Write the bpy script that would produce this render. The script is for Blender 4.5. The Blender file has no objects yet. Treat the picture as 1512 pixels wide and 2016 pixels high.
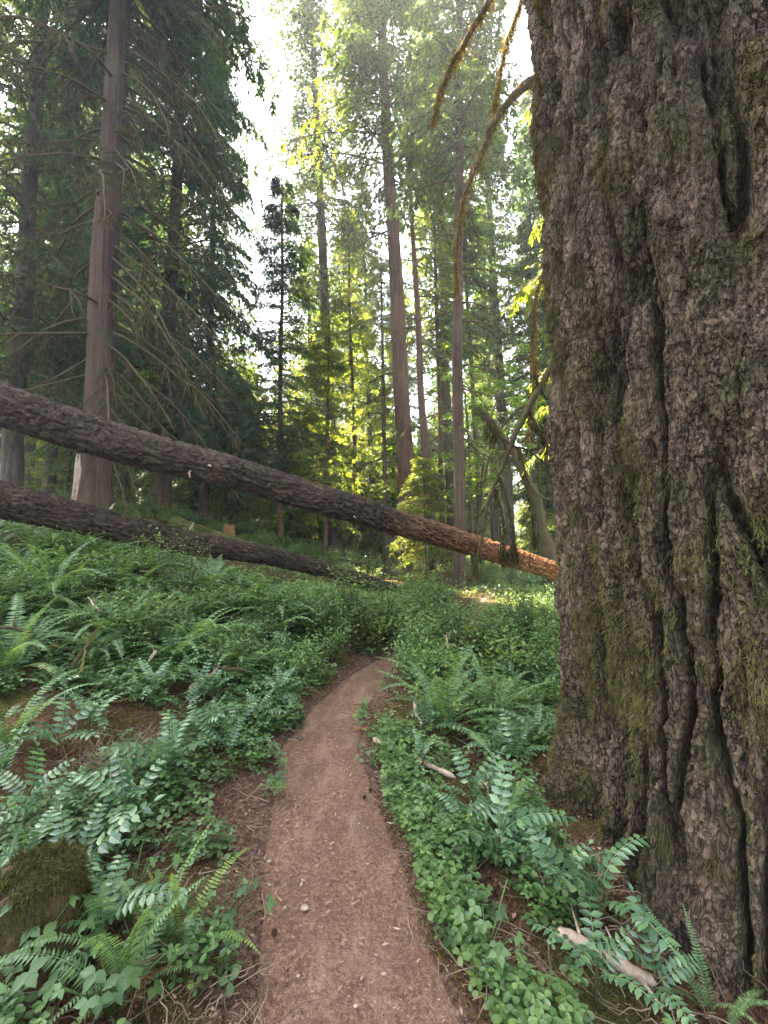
import bpy, math, random
import numpy as np
from math import radians as R_, pi

# ------------------------------------------------------------------ camera, world, sun, exposure
scn = bpy.context.scene
FPX = 800.0; PITCH = R_(3.7); CAMZ = 1.5
cam_d = bpy.data.cameras.new('camera'); cam = bpy.data.objects.new('camera', cam_d)
scn.collection.objects.link(cam); scn.camera = cam
cam.location = (0, 0, CAMZ); cam.rotation_euler = (pi/2 + PITCH, 0, 0)
cam_d.sensor_fit = 'VERTICAL'; cam_d.sensor_height = 36; cam_d.lens = 36*FPX/2016
cam_d.clip_start = 0.05; cam_d.clip_end = 1500
SUN_EL = R_(59); SUN_AZ = R_(-44)          # azimuth from +y towards +x (negative = left of the view)
world = bpy.data.worlds.new('World'); scn.world = world; world.use_nodes = True
wt = world.node_tree; sky = wt.nodes.new('ShaderNodeTexSky'); sky.sky_type = 'NISHITA'
sky.sun_disc = False; sky.sun_elevation = SUN_EL; sky.sun_rotation = SUN_AZ
sky.air_density = 1.0; sky.dust_density = 2.0; sky.ozone_density = 1.0
hsv = wt.nodes.new('ShaderNodeHueSaturation'); hsv.inputs['Saturation'].default_value = .5
wt.links.new(sky.outputs[0], hsv.inputs['Color']); wt.links.new(hsv.outputs[0], wt.nodes['Background'].inputs[0]); wt.nodes['Background'].inputs[1].default_value = 0.065
sd = bpy.data.lights.new('sun', 'SUN'); sd.energy = 5.0; sd.angle = R_(0.5); sd.color = (1.0, 0.84, 0.6)
sun = bpy.data.objects.new('sun', sd); scn.collection.objects.link(sun)
sx, sy, sz = math.sin(SUN_AZ)*math.cos(SUN_EL), math.cos(SUN_AZ)*math.cos(SUN_EL), math.sin(SUN_EL)
from mathutils import Vector, Matrix, Quaternion
sun.rotation_euler = Vector((sx, sy, sz)).to_track_quat('Z', 'Y').to_euler(); sun.location = (0, 0, 40)
scn.view_settings.view_transform = 'Standard'; scn.view_settings.look = 'None'
scn.view_settings.exposure = 4.25; scn.view_settings.gamma = 1.0
scn.view_settings.use_curve_mapping = False
SEED = 11
rng = np.random.default_rng(SEED)

# ------------------------------------------------------------------ numpy noise
def _hash(ix, iy, iz):
    h = (ix.astype(np.int64)*374761393 + iy.astype(np.int64)*668265263 + iz.astype(np.int64)*2147483647*3 + 1013904223) & 0xffffffff
    h = ((h ^ (h >> 13))*1274126177) & 0xffffffff
    h = ((h ^ (h >> 16))*2246822519) & 0xffffffff
    h = h ^ (h >> 15)
    return (h & 0xffffff)/float(0xffffff)
def vnoise(x, y, z=None):                   # value noise in [-1,1]
    x, y = np.broadcast_arrays(np.asarray(x, float), np.asarray(y, float))
    z = np.zeros_like(x) if z is None else np.broadcast_to(np.asarray(z, float), x.shape)
    xi, yi, zi = np.floor(x), np.floor(y), np.floor(z)
    fx, fy, fz = x-xi, y-yi, z-zi
    fx = fx*fx*(3-2*fx); fy = fy*fy*(3-2*fy); fz = fz*fz*(3-2*fz)
    r = 0
    for a in (0, 1):
        for b in (0, 1):
            for c in (0, 1):
                w = (fx if a else 1-fx)*(fy if b else 1-fy)*(fz if c else 1-fz)
                r = r + w*_hash(xi+a, yi+b, zi+c)
    return r*2-1
def fbm(x, y, z=None, o=4):
    r = 0; a = 1.0; f = 1.0; t = 0
    for i in range(o):
        r = r + a*vnoise(np.asarray(x)*f+17.3*i, np.asarray(y)*f-9.1*i, None if z is None else np.asarray(z)*f+5.7*i); t += a; a *= .5; f *= 2.03
    return r/t
def billow(x, y, z, o=3):
    r = 0; a = 1.0; f = 1.0; t = 0
    for i in range(o):
        r = r + a*np.abs(vnoise(np.asarray(x)*f+11.3*i, np.asarray(y)*f-4.1*i, np.asarray(z)*f+3.7*i)); t += a; a *= .55; f *= 2.1
    return r/t
def sstep(a, b, x):
    t = np.clip((np.asarray(x, float)-a)/(b-a), 0, 1); return t*t*(3-2*t)

# ------------------------------------------------------------------ terrain
PY = np.array([-6, 0., 1, 2, 3, 3.75, 4.6, 5.2, 5.7, 6.3, 9, 11, 15, 24, 60]); PX = np.array([.9, .2, .02, -.24, -.46, -.40, -.17, .08, .75, 1.35, 2.1, 2.85, 4.1, 7, 22])
def pc(y): return np.interp(y, PY, PX)
def pw(y): return np.interp(y, [0, 2, 3, 4, 5, 6, 9, 60], [.35, .36, .30, .25, .17, .14, .13, .13])
def Hs(x, y):                                # smooth ground
    x, y = np.asarray(x, float), np.asarray(y, float)
    p = pc(y); q = np.minimum(p, .3)
    dl = np.maximum(0, q - x - .4); k = .10+.19*sstep(1.5, 5, y)
    h = k*np.minimum(dl, 7) + .10*np.clip(dl-7, 0, 60)
    dr = np.maximum(0, x - p - .35)
    h = h - .09*np.minimum(dr, 3.5) + .02*np.clip(dr-8, 0, 60)
    h = h + .012*np.clip(y-14, 0, 100) + .10*np.exp(-(((x-1.92)**2+(y-2.12)**2)/1.35)**2)
    return h
def off(x, y): return sstep(.75, 1.6, np.abs(np.asarray(x)-pc(y))/pw(y))
def H(x, y):
    o = off(x, y)
    n = .11*fbm(np.asarray(x)*.55, np.asarray(y)*.55, o=2) + .05*fbm(np.asarray(x)*2.1, np.asarray(y)*2.1, o=2)
    return Hs(x, y) + o*(n + .05)
ct, st = math.cos(PITCH), math.sin(PITCH)
def ray(px, py):
    dx = (px-756)/FPX; dy = (1008-py)/FPX
    return np.array([dx, ct-dy*st, st+dy*ct])
def at(px, py, D):
    d = ray(px, py); t = D/d[1]; return np.array([0, 0, CAMZ]) + d*t
def gnd(px, py, tmax=60):                    # where the ray through a spot of the view meets the ground
    d = ray(px, py); d = d/np.linalg.norm(d); t = .5
    while t < tmax:
        p = np.array([0, 0, CAMZ]) + d*t
        if p[2] < H(p[0], p[1]): break
        t *= 1.01
    return p

# ------------------------------------------------------------------ mesh building
class MB:
    def __init__(s): s.V = []; s.Q = []; s.T = []; s.A = []; s.MQ = []; s.MT = []; s.n = 0
    def add(s, V, Q=None, T=None, a=0.0, m=0):
        V = np.asarray(V, np.float32).reshape(-1, 3); s.V.append(V)
        s.A.append(np.broadcast_to(np.asarray(a, np.float32), (len(V),)))
        if Q is not None and len(Q): Q = np.asarray(Q, np.int64).reshape(-1, 4); s.Q.append(Q+s.n); s.MQ.append(np.full(len(Q), m))
        if T is not None and len(T): T = np.asarray(T, np.int64).reshape(-1, 3); s.T.append(T+s.n); s.MT.append(np.full(len(T), m))
        s.n += len(V)
    def merge(s, o, M=None, m=0):
        pass
    def mesh(s, name, mats, smooth=True):
        V = np.concatenate(s.V); A = np.concatenate(s.A)
        Q = np.concatenate(s.Q) if s.Q else np.zeros((0, 4), np.int64); T = np.concatenate(s.T) if s.T else np.zeros((0, 3), np.int64)
        me = bpy.data.meshes.new(name); me.vertices.add(len(V)); me.vertices.foreach_set('co', V.ravel())
        L = np.concatenate([Q.ravel(), T.ravel()]).astype(np.int32); me.loops.add(len(L)); me.loops.foreach_set('vertex_index', L)
        st_ = np.concatenate([np.arange(len(Q))*4, len(Q)*4+np.arange(len(T))*3]).astype(np.int32)
        me.polygons.add(len(st_)); me.polygons.foreach_set('loop_start', st_)
        if not isinstance(mats, (list, tuple)): mats = [mats]
        for mm in mats: me.materials.append(mm)
        mi = np.concatenate(s.MQ+s.MT) if (s.MQ or s.MT) else np.zeros(0)
        me.polygons.foreach_set('material_index', mi.astype(np.int32))
        me.polygons.foreach_set('use_smooth', np.full(len(st_), smooth))
        at_ = me.attributes.new('rnd', 'FLOAT', 'POINT'); at_.data.foreach_set('value', A.astype(np.float32))
        me.update(calc_edges=True); return me
    def obj(s, name, mats, parent=None, smooth=True, loc=None):
        return link(name, s.mesh(name, mats, smooth), parent, loc)
def link(name, me, parent=None, loc=None):
    o = bpy.data.objects.new(name, me); scn.collection.objects.link(o)
    if parent is not None: o.parent = parent
    if loc is not None: o.location = [float(v) for v in loc]
    return o
def tag(o, label, cat, group=None, kind=None):
    if label: o['label'] = label
    if cat: o['category'] = cat
    if group: o['group'] = group
    if kind: o['kind'] = kind
    return o
def thing(name, label, cat, loc=(0, 0, 0), rz=0, group=None, sc=1.0):
    o = link(name, None, None, loc); o.rotation_euler = (0, 0, rz); o.scale = (sc, sc, sc); o.empty_display_size = .2
    return tag(o, label, cat, group)
def nrm(v): return v/np.maximum(np.linalg.norm(v, axis=-1, keepdims=True), 1e-9)
UP = np.array([0, 0, 1.])
def tubes(mb, P, Rr, sides=4, a=0.0, m=0, cap=False):      # P (m,n,3), Rr (m,n)
    P = np.asarray(P, float); Rr = np.asarray(Rr, float)
    if P.ndim == 2: P = P[None]; Rr = Rr[None]
    M, N, _ = P.shape
    T = nrm(np.gradient(P, axis=1)); ref = np.where(np.abs(T[:, :1, 2:3]) > .9, np.array([1., 0, 0]), UP)
    S = nrm(np.cross(T, np.broadcast_to(ref, T.shape))); B = np.cross(S, T)
    ang = np.arange(sides)/sides*2*pi
    V = P[:, :, None] + Rr[:, :, None, None]*(np.cos(ang)[:, None]*S[:, :, None] + np.sin(ang)[:, None]*B[:, :, None])
    i = (np.arange(M)*N*sides)[:, None, None] + (np.arange(N-1)*sides)[:, None] + np.arange(sides)
    j = (np.arange(M)*N*sides)[:, None, None] + (np.arange(N-1)*sides)[:, None] + (np.arange(sides)+1) % sides
    Q = np.stack([i, j, j+sides, i+sides], -1)
    mb.add(V, Q=Q, a=a, m=m)
def blades(mb, pos, d, side, L, W, a, m=0, bend=0.0, wide=.35):     # two-quad leaf blades
    pos = pos.reshape(-1, 3); d = nrm(d.reshape(-1, 3)); side = side.reshape(-1, 3)
    side = nrm(side - d*np.sum(side*d, -1, keepdims=True))
    n = len(pos); L = np.broadcast_to(L, (n,)) if np.ndim(L) == 0 else np.asarray(L).reshape(-1); W = np.broadcast_to(W, (n,)) if np.ndim(W) == 0 else np.asarray(W).reshape(-1)
    nn = np.cross(side, d); L_ = L[:, None]; W_ = W[:, None]
    mid = pos + d*L_*wide; tip = pos + d*L_ - nn*L_*bend
    V = np.stack([pos, mid - side*W_*.5, tip, mid + side*W_*.5], 1)
    base = np.arange(n)*4
    Q = np.stack([base, base+1, base+2, base+3], -1)
    a = np.repeat(np.broadcast_to(a, (n,)) if np.ndim(a) == 0 else np.asarray(a).reshape(-1), 4)
    mb.add(V, Q=Q, a=a, m=m)
def stamp(mb, TV, TQ, TT, pos, Mx, a, m=0):        # Mx (n,3,3) columns = axes * scale
    n = len(pos); V = np.einsum('nij,kj->nki', Mx, TV) + pos[:, None]
    k = len(TV); o = (np.arange(n)*k)[:, None, None]
    mb.add(V, Q=(np.asarray(TQ)[None]+o) if len(TQ) else None, T=(np.asarray(TT)[None]+o) if len(TT) else None, a=np.repeat(a, k), m=m)
def rotmats(yaw, tiltdir, tilt, sc):
    n = len(yaw); c, s = np.cos(yaw), np.sin(yaw); Z = np.zeros(n); O = np.ones(n)
    Rz = np.stack([c, -s, Z, s, c, Z, Z, Z, O], -1).reshape(n, 3, 3)
    ax, ay = -np.sin(tiltdir), np.cos(tiltdir); ct_, st_ = np.cos(tilt), np.sin(tilt); C = 1-ct_
    Rt = np.stack([ct_+ax*ax*C, ax*ay*C, ay*st_, ax*ay*C, ct_+ay*ay*C, -ax*st_, -ay*st_, ax*st_, ct_], -1).reshape(n, 3, 3)
    return np.einsum('nij,njk->nik', Rt, Rz)*np.asarray(sc).reshape(-1, 1, 1)

# ------------------------------------------------------------------ materials
def mat_base(name):
    m = bpy.data.materials.new(name); m.use_nodes = True; nt = m.node_tree; nt.nodes.clear()
    out = nt.nodes.new('ShaderNodeOutputMaterial'); return m, nt, out
def ramp(nt, fac, stops):
    r = nt.nodes.new('ShaderNodeValToRGB'); cr = r.color_ramp
    while len(cr.elements) < len(stops): cr.elements.new(.5)
    for e, (p, c) in zip(cr.elements, stops): e.position = p; e.color = (*c, 1)
    nt.links.new(fac, r.inputs[0]); return r.outputs[0]
def noise(nt, scale, detail=4, mapping=None, rough=.55, vec='Object', dist=0):
    tc = nt.nodes.new('ShaderNodeTexCoord'); mp = nt.nodes.new('ShaderNodeMapping')
    nt.links.new(tc.outputs[vec], mp.inputs[0])
    if mapping: mp.inputs['Scale'].default_value = mapping
    n = nt.nodes.new('ShaderNodeTexNoise'); n.inputs['Scale'].default_value = scale; n.inputs['Detail'].default_value = detail; n.inputs['Roughness'].default_value = rough
    n.inputs['Distortion'].default_value = dist
    nt.links.new(mp.outputs[0], n.inputs[0]); return n.outputs[0]
def mixc(nt, f, a, b, t='MIX'):
    n = nt.nodes.new('ShaderNodeMix'); n.data_type = 'RGBA'; n.blend_type = t
    for s_, v in ((n.inputs[0], f), (n.inputs[6], a), (n.inputs[7], b)):
        if isinstance(v, (int, float)): s_.default_value = v
        elif isinstance(v, tuple): s_.default_value = (*v, 1)
        else: nt.links.new(v, s_)
    return n.outputs[2]
def mth(nt, op, a, b=None):
    n = nt.nodes.new('ShaderNodeMath'); n.operation = op
    for s_, v in ((n.inputs[0], a), (n.inputs[1], b)):
        if v is None: continue
        if isinstance(v, (int, float)): s_.default_value = v
        else: nt.links.new(v, s_)
    return n.outputs[0]
def attr(nt, nm='rnd'):
    n = nt.nodes.new('ShaderNodeAttribute'); n.attribute_name = nm; return n.outputs['Fac']
def leafmat(name, stops, trans=.4, rough=.5, spec=.3, tcol=None, patch=0.0):
    m, nt, out = mat_base(name); c = ramp(nt, attr(nt), stops)
    if patch:
        nz = noise(nt, patch, 2, vec='Object'); c = mixc(nt, ramp(nt, nz, [(.35, (0, 0, 0)), (.65, (.55, .55, .55))]), c, mixc(nt, 1.0, c, (1.5, 1.35, .7), 'MULTIPLY'))
    oi = nt.nodes.new('ShaderNodeObjectInfo'); hs = nt.nodes.new('ShaderNodeHueSaturation')
    mr = nt.nodes.new('ShaderNodeMapRange'); mr.inputs[3].default_value = .75; mr.inputs[4].default_value = 1.25
    nt.links.new(oi.outputs['Random'], mr.inputs[0]); nt.links.new(mr.outputs[0], hs.inputs['Value']); nt.links.new(c, hs.inputs['Color']); c = hs.outputs[0]
    p = nt.nodes.new('ShaderNodeBsdfPrincipled'); p.inputs['Roughness'].default_value = rough; p.inputs['Specular IOR Level'].default_value = spec
    nt.links.new(c, p.inputs['Base Color']); t = nt.nodes.new('ShaderNodeBsdfTranslucent')
    nt.links.new(mixc(nt, 1.0, c, tcol or (1.9, 1.7, .7), 'MULTIPLY'), t.inputs[0])
    mx = nt.nodes.new('ShaderNodeMixShader'); mx.inputs[0].default_value = trans
    nt.links.new(p.outputs[0], mx.inputs[1]); nt.links.new(t.outputs[0], mx.inputs[2]); nt.links.new(mx.outputs[0], out.inputs[0]); return m
def barkmat(name, dark, mid, light, scale=1.0, bump=.03, moss=None, mossamt=.5, stretch=.14, rough=.9, useattr=False, cracks=0):
    m, nt, out = mat_base(name)
    n1 = noise(nt, 16*scale, 5, (1, 1, stretch), .65, dist=.4); n2 = noise(nt, 60*scale, 3, (1, 1, .5)); n3 = noise(nt, 1.3*scale, 3)
    c = ramp(nt, n1, [(.41, dark), (.5, mid), (.62, light)])
    if useattr: c = mixc(nt, .75, c, ramp(nt, attr(nt), [(.0, dark), (.4, mid), (1, light)]))
    c = mixc(nt, .45, c, ramp(nt, n2, [(.3, dark), (.7, light)]))
    c = mixc(nt, ramp(nt, n3, [(.4, (0, 0, 0)), (.62, (.5, .5, .5))]), c, light)
    if moss:
        n4 = noise(nt, 3.2*scale, 4, (1, 1, .5)); n5 = noise(nt, 90*scale, 2)
        c = mixc(nt, ramp(nt, n4, [(1-mossamt-.12, (0, 0, 0)), (1-mossamt+.1, (.85, .85, .85))]), c, mixc(nt, n5, moss, tuple(v*.45 for v in moss)))
    hsrc = mth(nt, 'ADD', n1, mth(nt, 'MULTIPLY', n2, .35))
    if cracks:
        tc = nt.nodes.new('ShaderNodeTexCoord'); mp = nt.nodes.new('ShaderNodeMapping'); mp.inputs['Scale'].default_value = (1, 1, .42); nt.links.new(tc.outputs['Object'], mp.inputs[0])
        wn = nt.nodes.new('ShaderNodeTexNoise'); wn.inputs['Scale'].default_value = 30; wn.inputs['Detail'].default_value = 3; nt.links.new(mp.outputs[0], wn.inputs[0])
        va = nt.nodes.new('ShaderNodeMix'); va.data_type = 'VECTOR'; va.inputs[0].default_value = .07; nt.links.new(mp.outputs[0], va.inputs[4]); nt.links.new(wn.outputs[1], va.inputs[5])
        vo = nt.nodes.new('ShaderNodeTexVoronoi'); vo.feature = 'DISTANCE_TO_EDGE'; vo.inputs['Scale'].default_value = cracks; nt.links.new(va.outputs[1], vo.inputs[0])
        e = ramp(nt, vo.outputs[0], [(.0, (0, 0, 0)), (.14, (1, 1, 1))]); c = mixc(nt, ramp(nt, noise(nt, 2.6, 4, (1, 1, .35)), [(.38, (.42, .42, .42)), (.62, (.9, .9, .9))]), c, mixc(nt, e, dark, c)); hsrc = mth(nt, 'ADD', hsrc, mth(nt, 'MULTIPLY', e, .45))
    p = nt.nodes.new('ShaderNodeBsdfPrincipled'); p.inputs['Roughness'].default_value = rough; p.inputs['Specular IOR Level'].default_value = .2
    nt.links.new(c, p.inputs['Base Color'])
    b = nt.nodes.new('ShaderNodeBump'); b.inputs['Strength'].default_value = .9; b.inputs['Distance'].default_value = bump
    nt.links.new(hsrc, b.inputs['Height']); nt.links.new(b.outputs[0], p.inputs['Normal'])
    nt.links.new(p.outputs[0], out.inputs[0]); return m

M = {}
M['bark_red'] = barkmat('bark_red', (.018, .009, .007), (.046, .024, .014), (.11, .064, .04), .6, .05, stretch=.1, cracks=0)
M['bark_grey'] = barkmat('bark_grey', (.012, .009, .007), (.042, .03, .022), (.11, .085, .062), .6, .05, (.09, .085, .03), .42)
M['bark_cedar'] = barkmat('bark_cedar', (.016, .008, .005), (.038, .02, .012), (.10, .064, .044), .8, .05, (.07, .075, .03), .36, stretch=.045)
M['bark_log'] = barkmat('bark_log', (.004, .002, .0015), (.021, .011, .007), (.105, .068, .047), 1.4, .02, (.11, .1, .045), .33, .25, .75, useattr=True, cracks=22)
M['bark_giant'] = barkmat('bark_giant', (.006, .003, .002), (.04, .023, .014), (.2, .142, .098), 2.4, .03, (.07, .064, .024), .44, .3, useattr=True, cracks=34)
M['limb'] = barkmat('limb_mossy', (.016, .012, .008), (.045, .033, .02), (.09, .068, .04), 2, .01, (.085, .07, .022), .5)
M['deadwood'] = barkmat('deadwood', (.08, .05, .035), (.22, .15, .1), (.42, .33, .25), 2, .01, stretch=.1)
M['rotten'] = barkmat('rotten_wood', (.05, .02, .01), (.19, .075, .032), (.32, .15, .07), 2, .03, (.12, .11, .02), .45, stretch=.12)
M['rotstump'] = barkmat('rotten_stump_wood', (.018, .01, .006), (.06, .036, .02), (.15, .095, .05), 2.2, .03, (.07, .07, .018), .4, stretch=.08)
M['mosslog'] = barkmat('mossy_log_bark', (.02, .015, .008), (.06, .05, .02), (.14, .12, .035), 2, .03, (.13, .14, .03), .62)
M['conifer'] = leafmat('conifer_foliage', [(0, (.015, .036, .02)), (.5, (.038, .078, .036)), (1, (.10, .14, .045))], .45, .5, .25, patch=.35)
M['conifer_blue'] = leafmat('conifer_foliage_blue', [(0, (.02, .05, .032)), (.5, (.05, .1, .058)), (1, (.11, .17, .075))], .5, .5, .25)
M['conifer_lime'] = leafmat('young_and_sunlit_foliage', [(0, (.05, .085, .02)), (.5, (.11, .16, .03)), (1, (.2, .22, .045))], .6, .5, .25)  # lime of young growth, also sun glow put into fir and cedar boughs
M['maple'] = leafmat('maple_leaf', [(0, (.06, .13, .02)), (.5, (.1, .2, .028)), (1, (.17, .26, .04))], .55, .5, .3)
M['fern'] = leafmat('fern_pinna', [(0, (.04, .08, .03)), (.5, (.095, .17, .065)), (1, (.19, .28, .1))], .32, .42, .4)
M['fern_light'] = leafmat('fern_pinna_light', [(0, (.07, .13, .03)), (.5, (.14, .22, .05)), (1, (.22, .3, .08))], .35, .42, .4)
M['fern_brown'] = leafmat('dead_fern', [(0, (.07, .035, .018)), (1, (.2, .1, .045))], .3, .8, .1, (1.3, 1, .7))
M['grape'] = leafmat('oregon_grape_leaf', [(0, (.022, .055, .027)), (.5, (.06, .125, .058)), (1, (.14, .22, .08))], .2, .27, .5)
M['clover'] = leafmat('groundcover_leaf', [(0, (.03, .065, .022)), (.45, (.075, .14, .045)), (.8, (.12, .2, .06)), (1, (.17, .24, .065))], .35, .4, .4)
M['bush'] = leafmat('shrub_leaf', [(0, (.024, .055, .022)), (.5, (.07, .135, .048)), (1, (.16, .24, .075))], .38, .4, .4, patch=.5)
M['bush_light'] = leafmat('shrub_leaf_light', [(0, (.04, .09, .03)), (.5, (.11, .19, .06)), (1, (.22, .3, .09))], .42, .4, .4, patch=.5)
M['moss'] = leafmat('moss', [(0, (.03, .03, .01)), (.5, (.068, .066, .02)), (1, (.13, .115, .035))], .3, .9, .05, (1.1, 1.1, .6))
M['hangmoss'] = leafmat('hanging_moss', [(0, (.022, .024, .012)), (.5, (.05, .05, .022)), (1, (.11, .1, .042))], .4, .9, .05, (1.5, 1.1, .6))
M['goldmoss'] = leafmat('golden_moss', [(0, (.06, .05, .015)), (.5, (.15, .12, .035)), (1, (.28, .2, .06))], .5, .9, .05, (1.4, 1.1, .5))
M['barkmoss'] = leafmat('bark_moss', [(0, (.022, .02, .008)), (.5, (.065, .058, .02)), (1, (.135, .125, .045))], .25, .9, .05, (1.2, 1.1, .7))
M['litter'] = leafmat('litter', [(0, (.05, .027, .018)), (.55, (.17, .09, .06)), (.85, (.3, .18, .12)), (1, (.5, .38, .28))], .1, .8, .15, (1, 1, 1))
M['deadtwig'] = leafmat('dry_twig', [(0, (.07, .045, .03)), (1, (.26, .19, .13))], .0, .8, .2, (1, 1, 1))

def ground_mat():
    m, nt, out = mat_base('forest_floor')
    n1 = noise(nt, 2.2, 5); n2 = noise(nt, 40, 4); n3 = noise(nt, 160, 2); n4 = noise(nt, .9, 3)
    litter = ramp(nt, n2, [(.3, (.03, .016, .01)), (.5, (.085, .045, .028)), (.72, (.2, .115, .07))])
    moss = ramp(nt, n3, [(.3, (.035, .035, .008)), (.7, (.13, .12, .03))])
    c = mixc(nt, ramp(nt, n1, [(.47, (0, 0, 0)), (.6, (.9, .9, .9))]), litter, moss)
    c = mixc(nt, ramp(nt, n4, [(.5, (0, 0, 0)), (.7, (.6, .6, .6))]), c, (.03, .045, .015))
    c = mixc(nt, attr(nt), c, ramp(nt, n2, [(.3, (.05, .028, .02)), (.5, (.125, .075, .053)), (.72, (.25, .17, .125))]))
    p = nt.nodes.new('ShaderNodeBsdfPrincipled'); p.inputs['Roughness'].default_value = .95; p.inputs['Specular IOR Level'].default_value = .1
    nt.links.new(c, p.inputs['Base Color']); b = nt.nodes.new('ShaderNodeBump'); b.inputs['Distance'].default_value = .04; b.inputs['Strength'].default_value = 1
    nt.links.new(mth(nt, 'ADD', n2, mth(nt, 'MULTIPLY', n3, .4)), b.inputs['Height']); nt.links.new(b.outputs[0], p.inputs['Normal'])
    nt.links.new(p.outputs[0], out.inputs[0]); return m
def path_mat():
    m, nt, out = mat_base('packed_dirt')
    n1 = noise(nt, 3, 4); n2 = noise(nt, 55, 5, rough=.7); n3 = noise(nt, 260, 2)
    c = ramp(nt, n2, [(.3, (.07, .038, .025)), (.5, (.185, .108, .07)), (.72, (.36, .235, .165))])
    c = mixc(nt, ramp(nt, n1, [(.35, (0, 0, 0)), (.65, (.6, .6, .6))]), c, mixc(nt, n3, (.05, .03, .02), (.2, .13, .09)))
    n5 = noise(nt, 7, 3, (1, .35, 1)); c = mixc(nt, ramp(nt, n5, [(.48, (0, 0, 0)), (.66, (.55, .55, .55))]), c, (.33, .22, .155))
    p = nt.nodes.new('ShaderNodeBsdfPrincipled'); p.inputs['Roughness'].default_value = .95; p.inputs['Specular IOR Level'].default_value = .1
    nt.links.new(c, p.inputs['Base Color']); b = nt.nodes.new('ShaderNodeBump'); b.inputs['Distance'].default_value = .012; b.inputs['Strength'].default_value = 1
    nt.links.new(mth(nt, 'ADD', n2, mth(nt, 'MULTIPLY', n3, .5)), b.inputs['Height']); nt.links.new(b.outputs[0], p.inputs['Normal'])
    nt.links.new(p.outputs[0], out.inputs[0]); return m

# ------------------------------------------------------------------ ground and path
def grid(xs, ys, Z):
    X, Y = np.meshgrid(xs, ys); V = np.stack([X, Y, Z], -1); n = len(xs)
    i = (np.arange(len(ys)-1)*n)[:, None] + np.arange(n-1)
    return V, np.stack([i, i+1, i+n+1, i+n], -1)
u = np.linspace(-1, 1, 560); xs = 1.2*np.sinh(u*math.asinh(170/1.2)); v = np.linspace(0, 1, 640); ys = 1.0 + 1.5*np.sinh((v-.12)*math.asinh(280/1.5)/.88)
X, Y = np.meshgrid(xs, ys); Z = H(X, Y) + off(X, Y)*(.025*fbm(X*9, Y*9, o=3)+.012*fbm(X*33, Y*33, o=2)) - .035*(1-sstep(.7, 1.05, np.abs(X-pc(Y))/pw(Y)))
prox = 1-sstep(1.0, 2.0+.8*fbm(X*2.5, Y*2.5, o=2), np.abs(X-pc(Y))/pw(Y)+.35*fbm(X*7, Y*7, o=2))
V, Q = grid(xs, ys, Z); mb = MB(); mb.add(V, Q=Q, a=prox.reshape(-1)); tag(mb.obj('ground', ground_mat()), None, None, kind='structure')
ys2 = -2 + 1.0*np.sinh(np.linspace(0, 1, 700)*math.asinh(40)); t2 = np.linspace(-1.25, 1.25, 90)
T2, Y2 = np.meshgrid(t2, ys2); wob = 1+.22*fbm(Y2*2.3, np.sign(T2)*3.1, o=4)+.10*fbm(Y2*11, np.sign(T2)*5.1, o=2)
X2 = pc(Y2) + T2*pw(Y2)*wob; Z2 = Hs(X2, Y2) + .008*fbm(X2*5, Y2*5, o=3) + .004*fbm(X2*45, Y2*45, o=2) - .012 + .03*T2**2*0 - .03*sstep(1.0, 1.25, np.abs(T2))
n2 = len(t2); i = (np.arange(len(ys2)-1)*n2)[:, None] + np.arange(n2-1)
mb = MB(); mb.add(np.stack([X2, Y2, Z2], -1), Q=np.stack([i, i+1, i+n2+1, i+n2], -1)); tag(mb.obj('path', path_mat()), None, None, kind='structure')

# ------------------------------------------------------------------ trunks
def trunk(mb, Ht, r0, r1, lean=(0, 0), sides=28, seg=70, furrow=.03, seed=0, flare=.28, m=0, z0=-.4, wob=.06):
    z = z0 + (Ht-z0)*np.linspace(0, 1, seg)**1.25; th = np.arange(sides)/sides*2*pi
    Zg, Tg = np.meshgrid(z, th, indexing='ij'); t = np.clip(Zg/Ht, 0, 1)
    r = r0*(1-t)**.8 + r1*(1-(1-t)**.8); r = r*(1 + flare*np.exp(-np.maximum(Zg, 0)/(r0*1.3))*(1+.5*np.sin(Tg*4+seed)+.3*np.sin(Tg*7+seed*2)))
    n = fbm(np.cos(Tg)*r0*9+seed, np.sin(Tg)*r0*9, Zg*.9, o=3); r = r*(1 + furrow/r0*n*1.2)
    cx = lean[0]*t**1.0 + wob*vnoise(Zg*.3, seed*1.7+0*Zg); cy = lean[1]*t + wob*vnoise(Zg*.3, seed*1.7+9+0*Zg)
    Vv = np.stack([cx+r*np.cos(Tg), cy+r*np.sin(Tg), Zg], -1); k = sides
    i = (np.arange(seg-1)*k)[:, None] + np.arange(k); j = (np.arange(seg-1)*k)[:, None] + (np.arange(k)+1) % k
    mb.add(Vv, Q=np.stack([i, j, j+k, i+k], -1), a=(n*.5+.5).reshape(-1), m=m)
    c = len(Vv.reshape(-1, 3)); mb.add(np.array([[lean[0], lean[1], Ht]]))
def axis(Ht, lean, seed, wob=.06):
    def f(z):
        t = np.clip(np.asarray(z)/Ht, 0, 1)
        return np.stack([lean[0]*t + wob*vnoise(z*.3, seed*1.7+0*z), lean[1]*t + wob*vnoise(z*.3, seed*1.7+9+0*z), z+0*t], -1)
    return f

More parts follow.
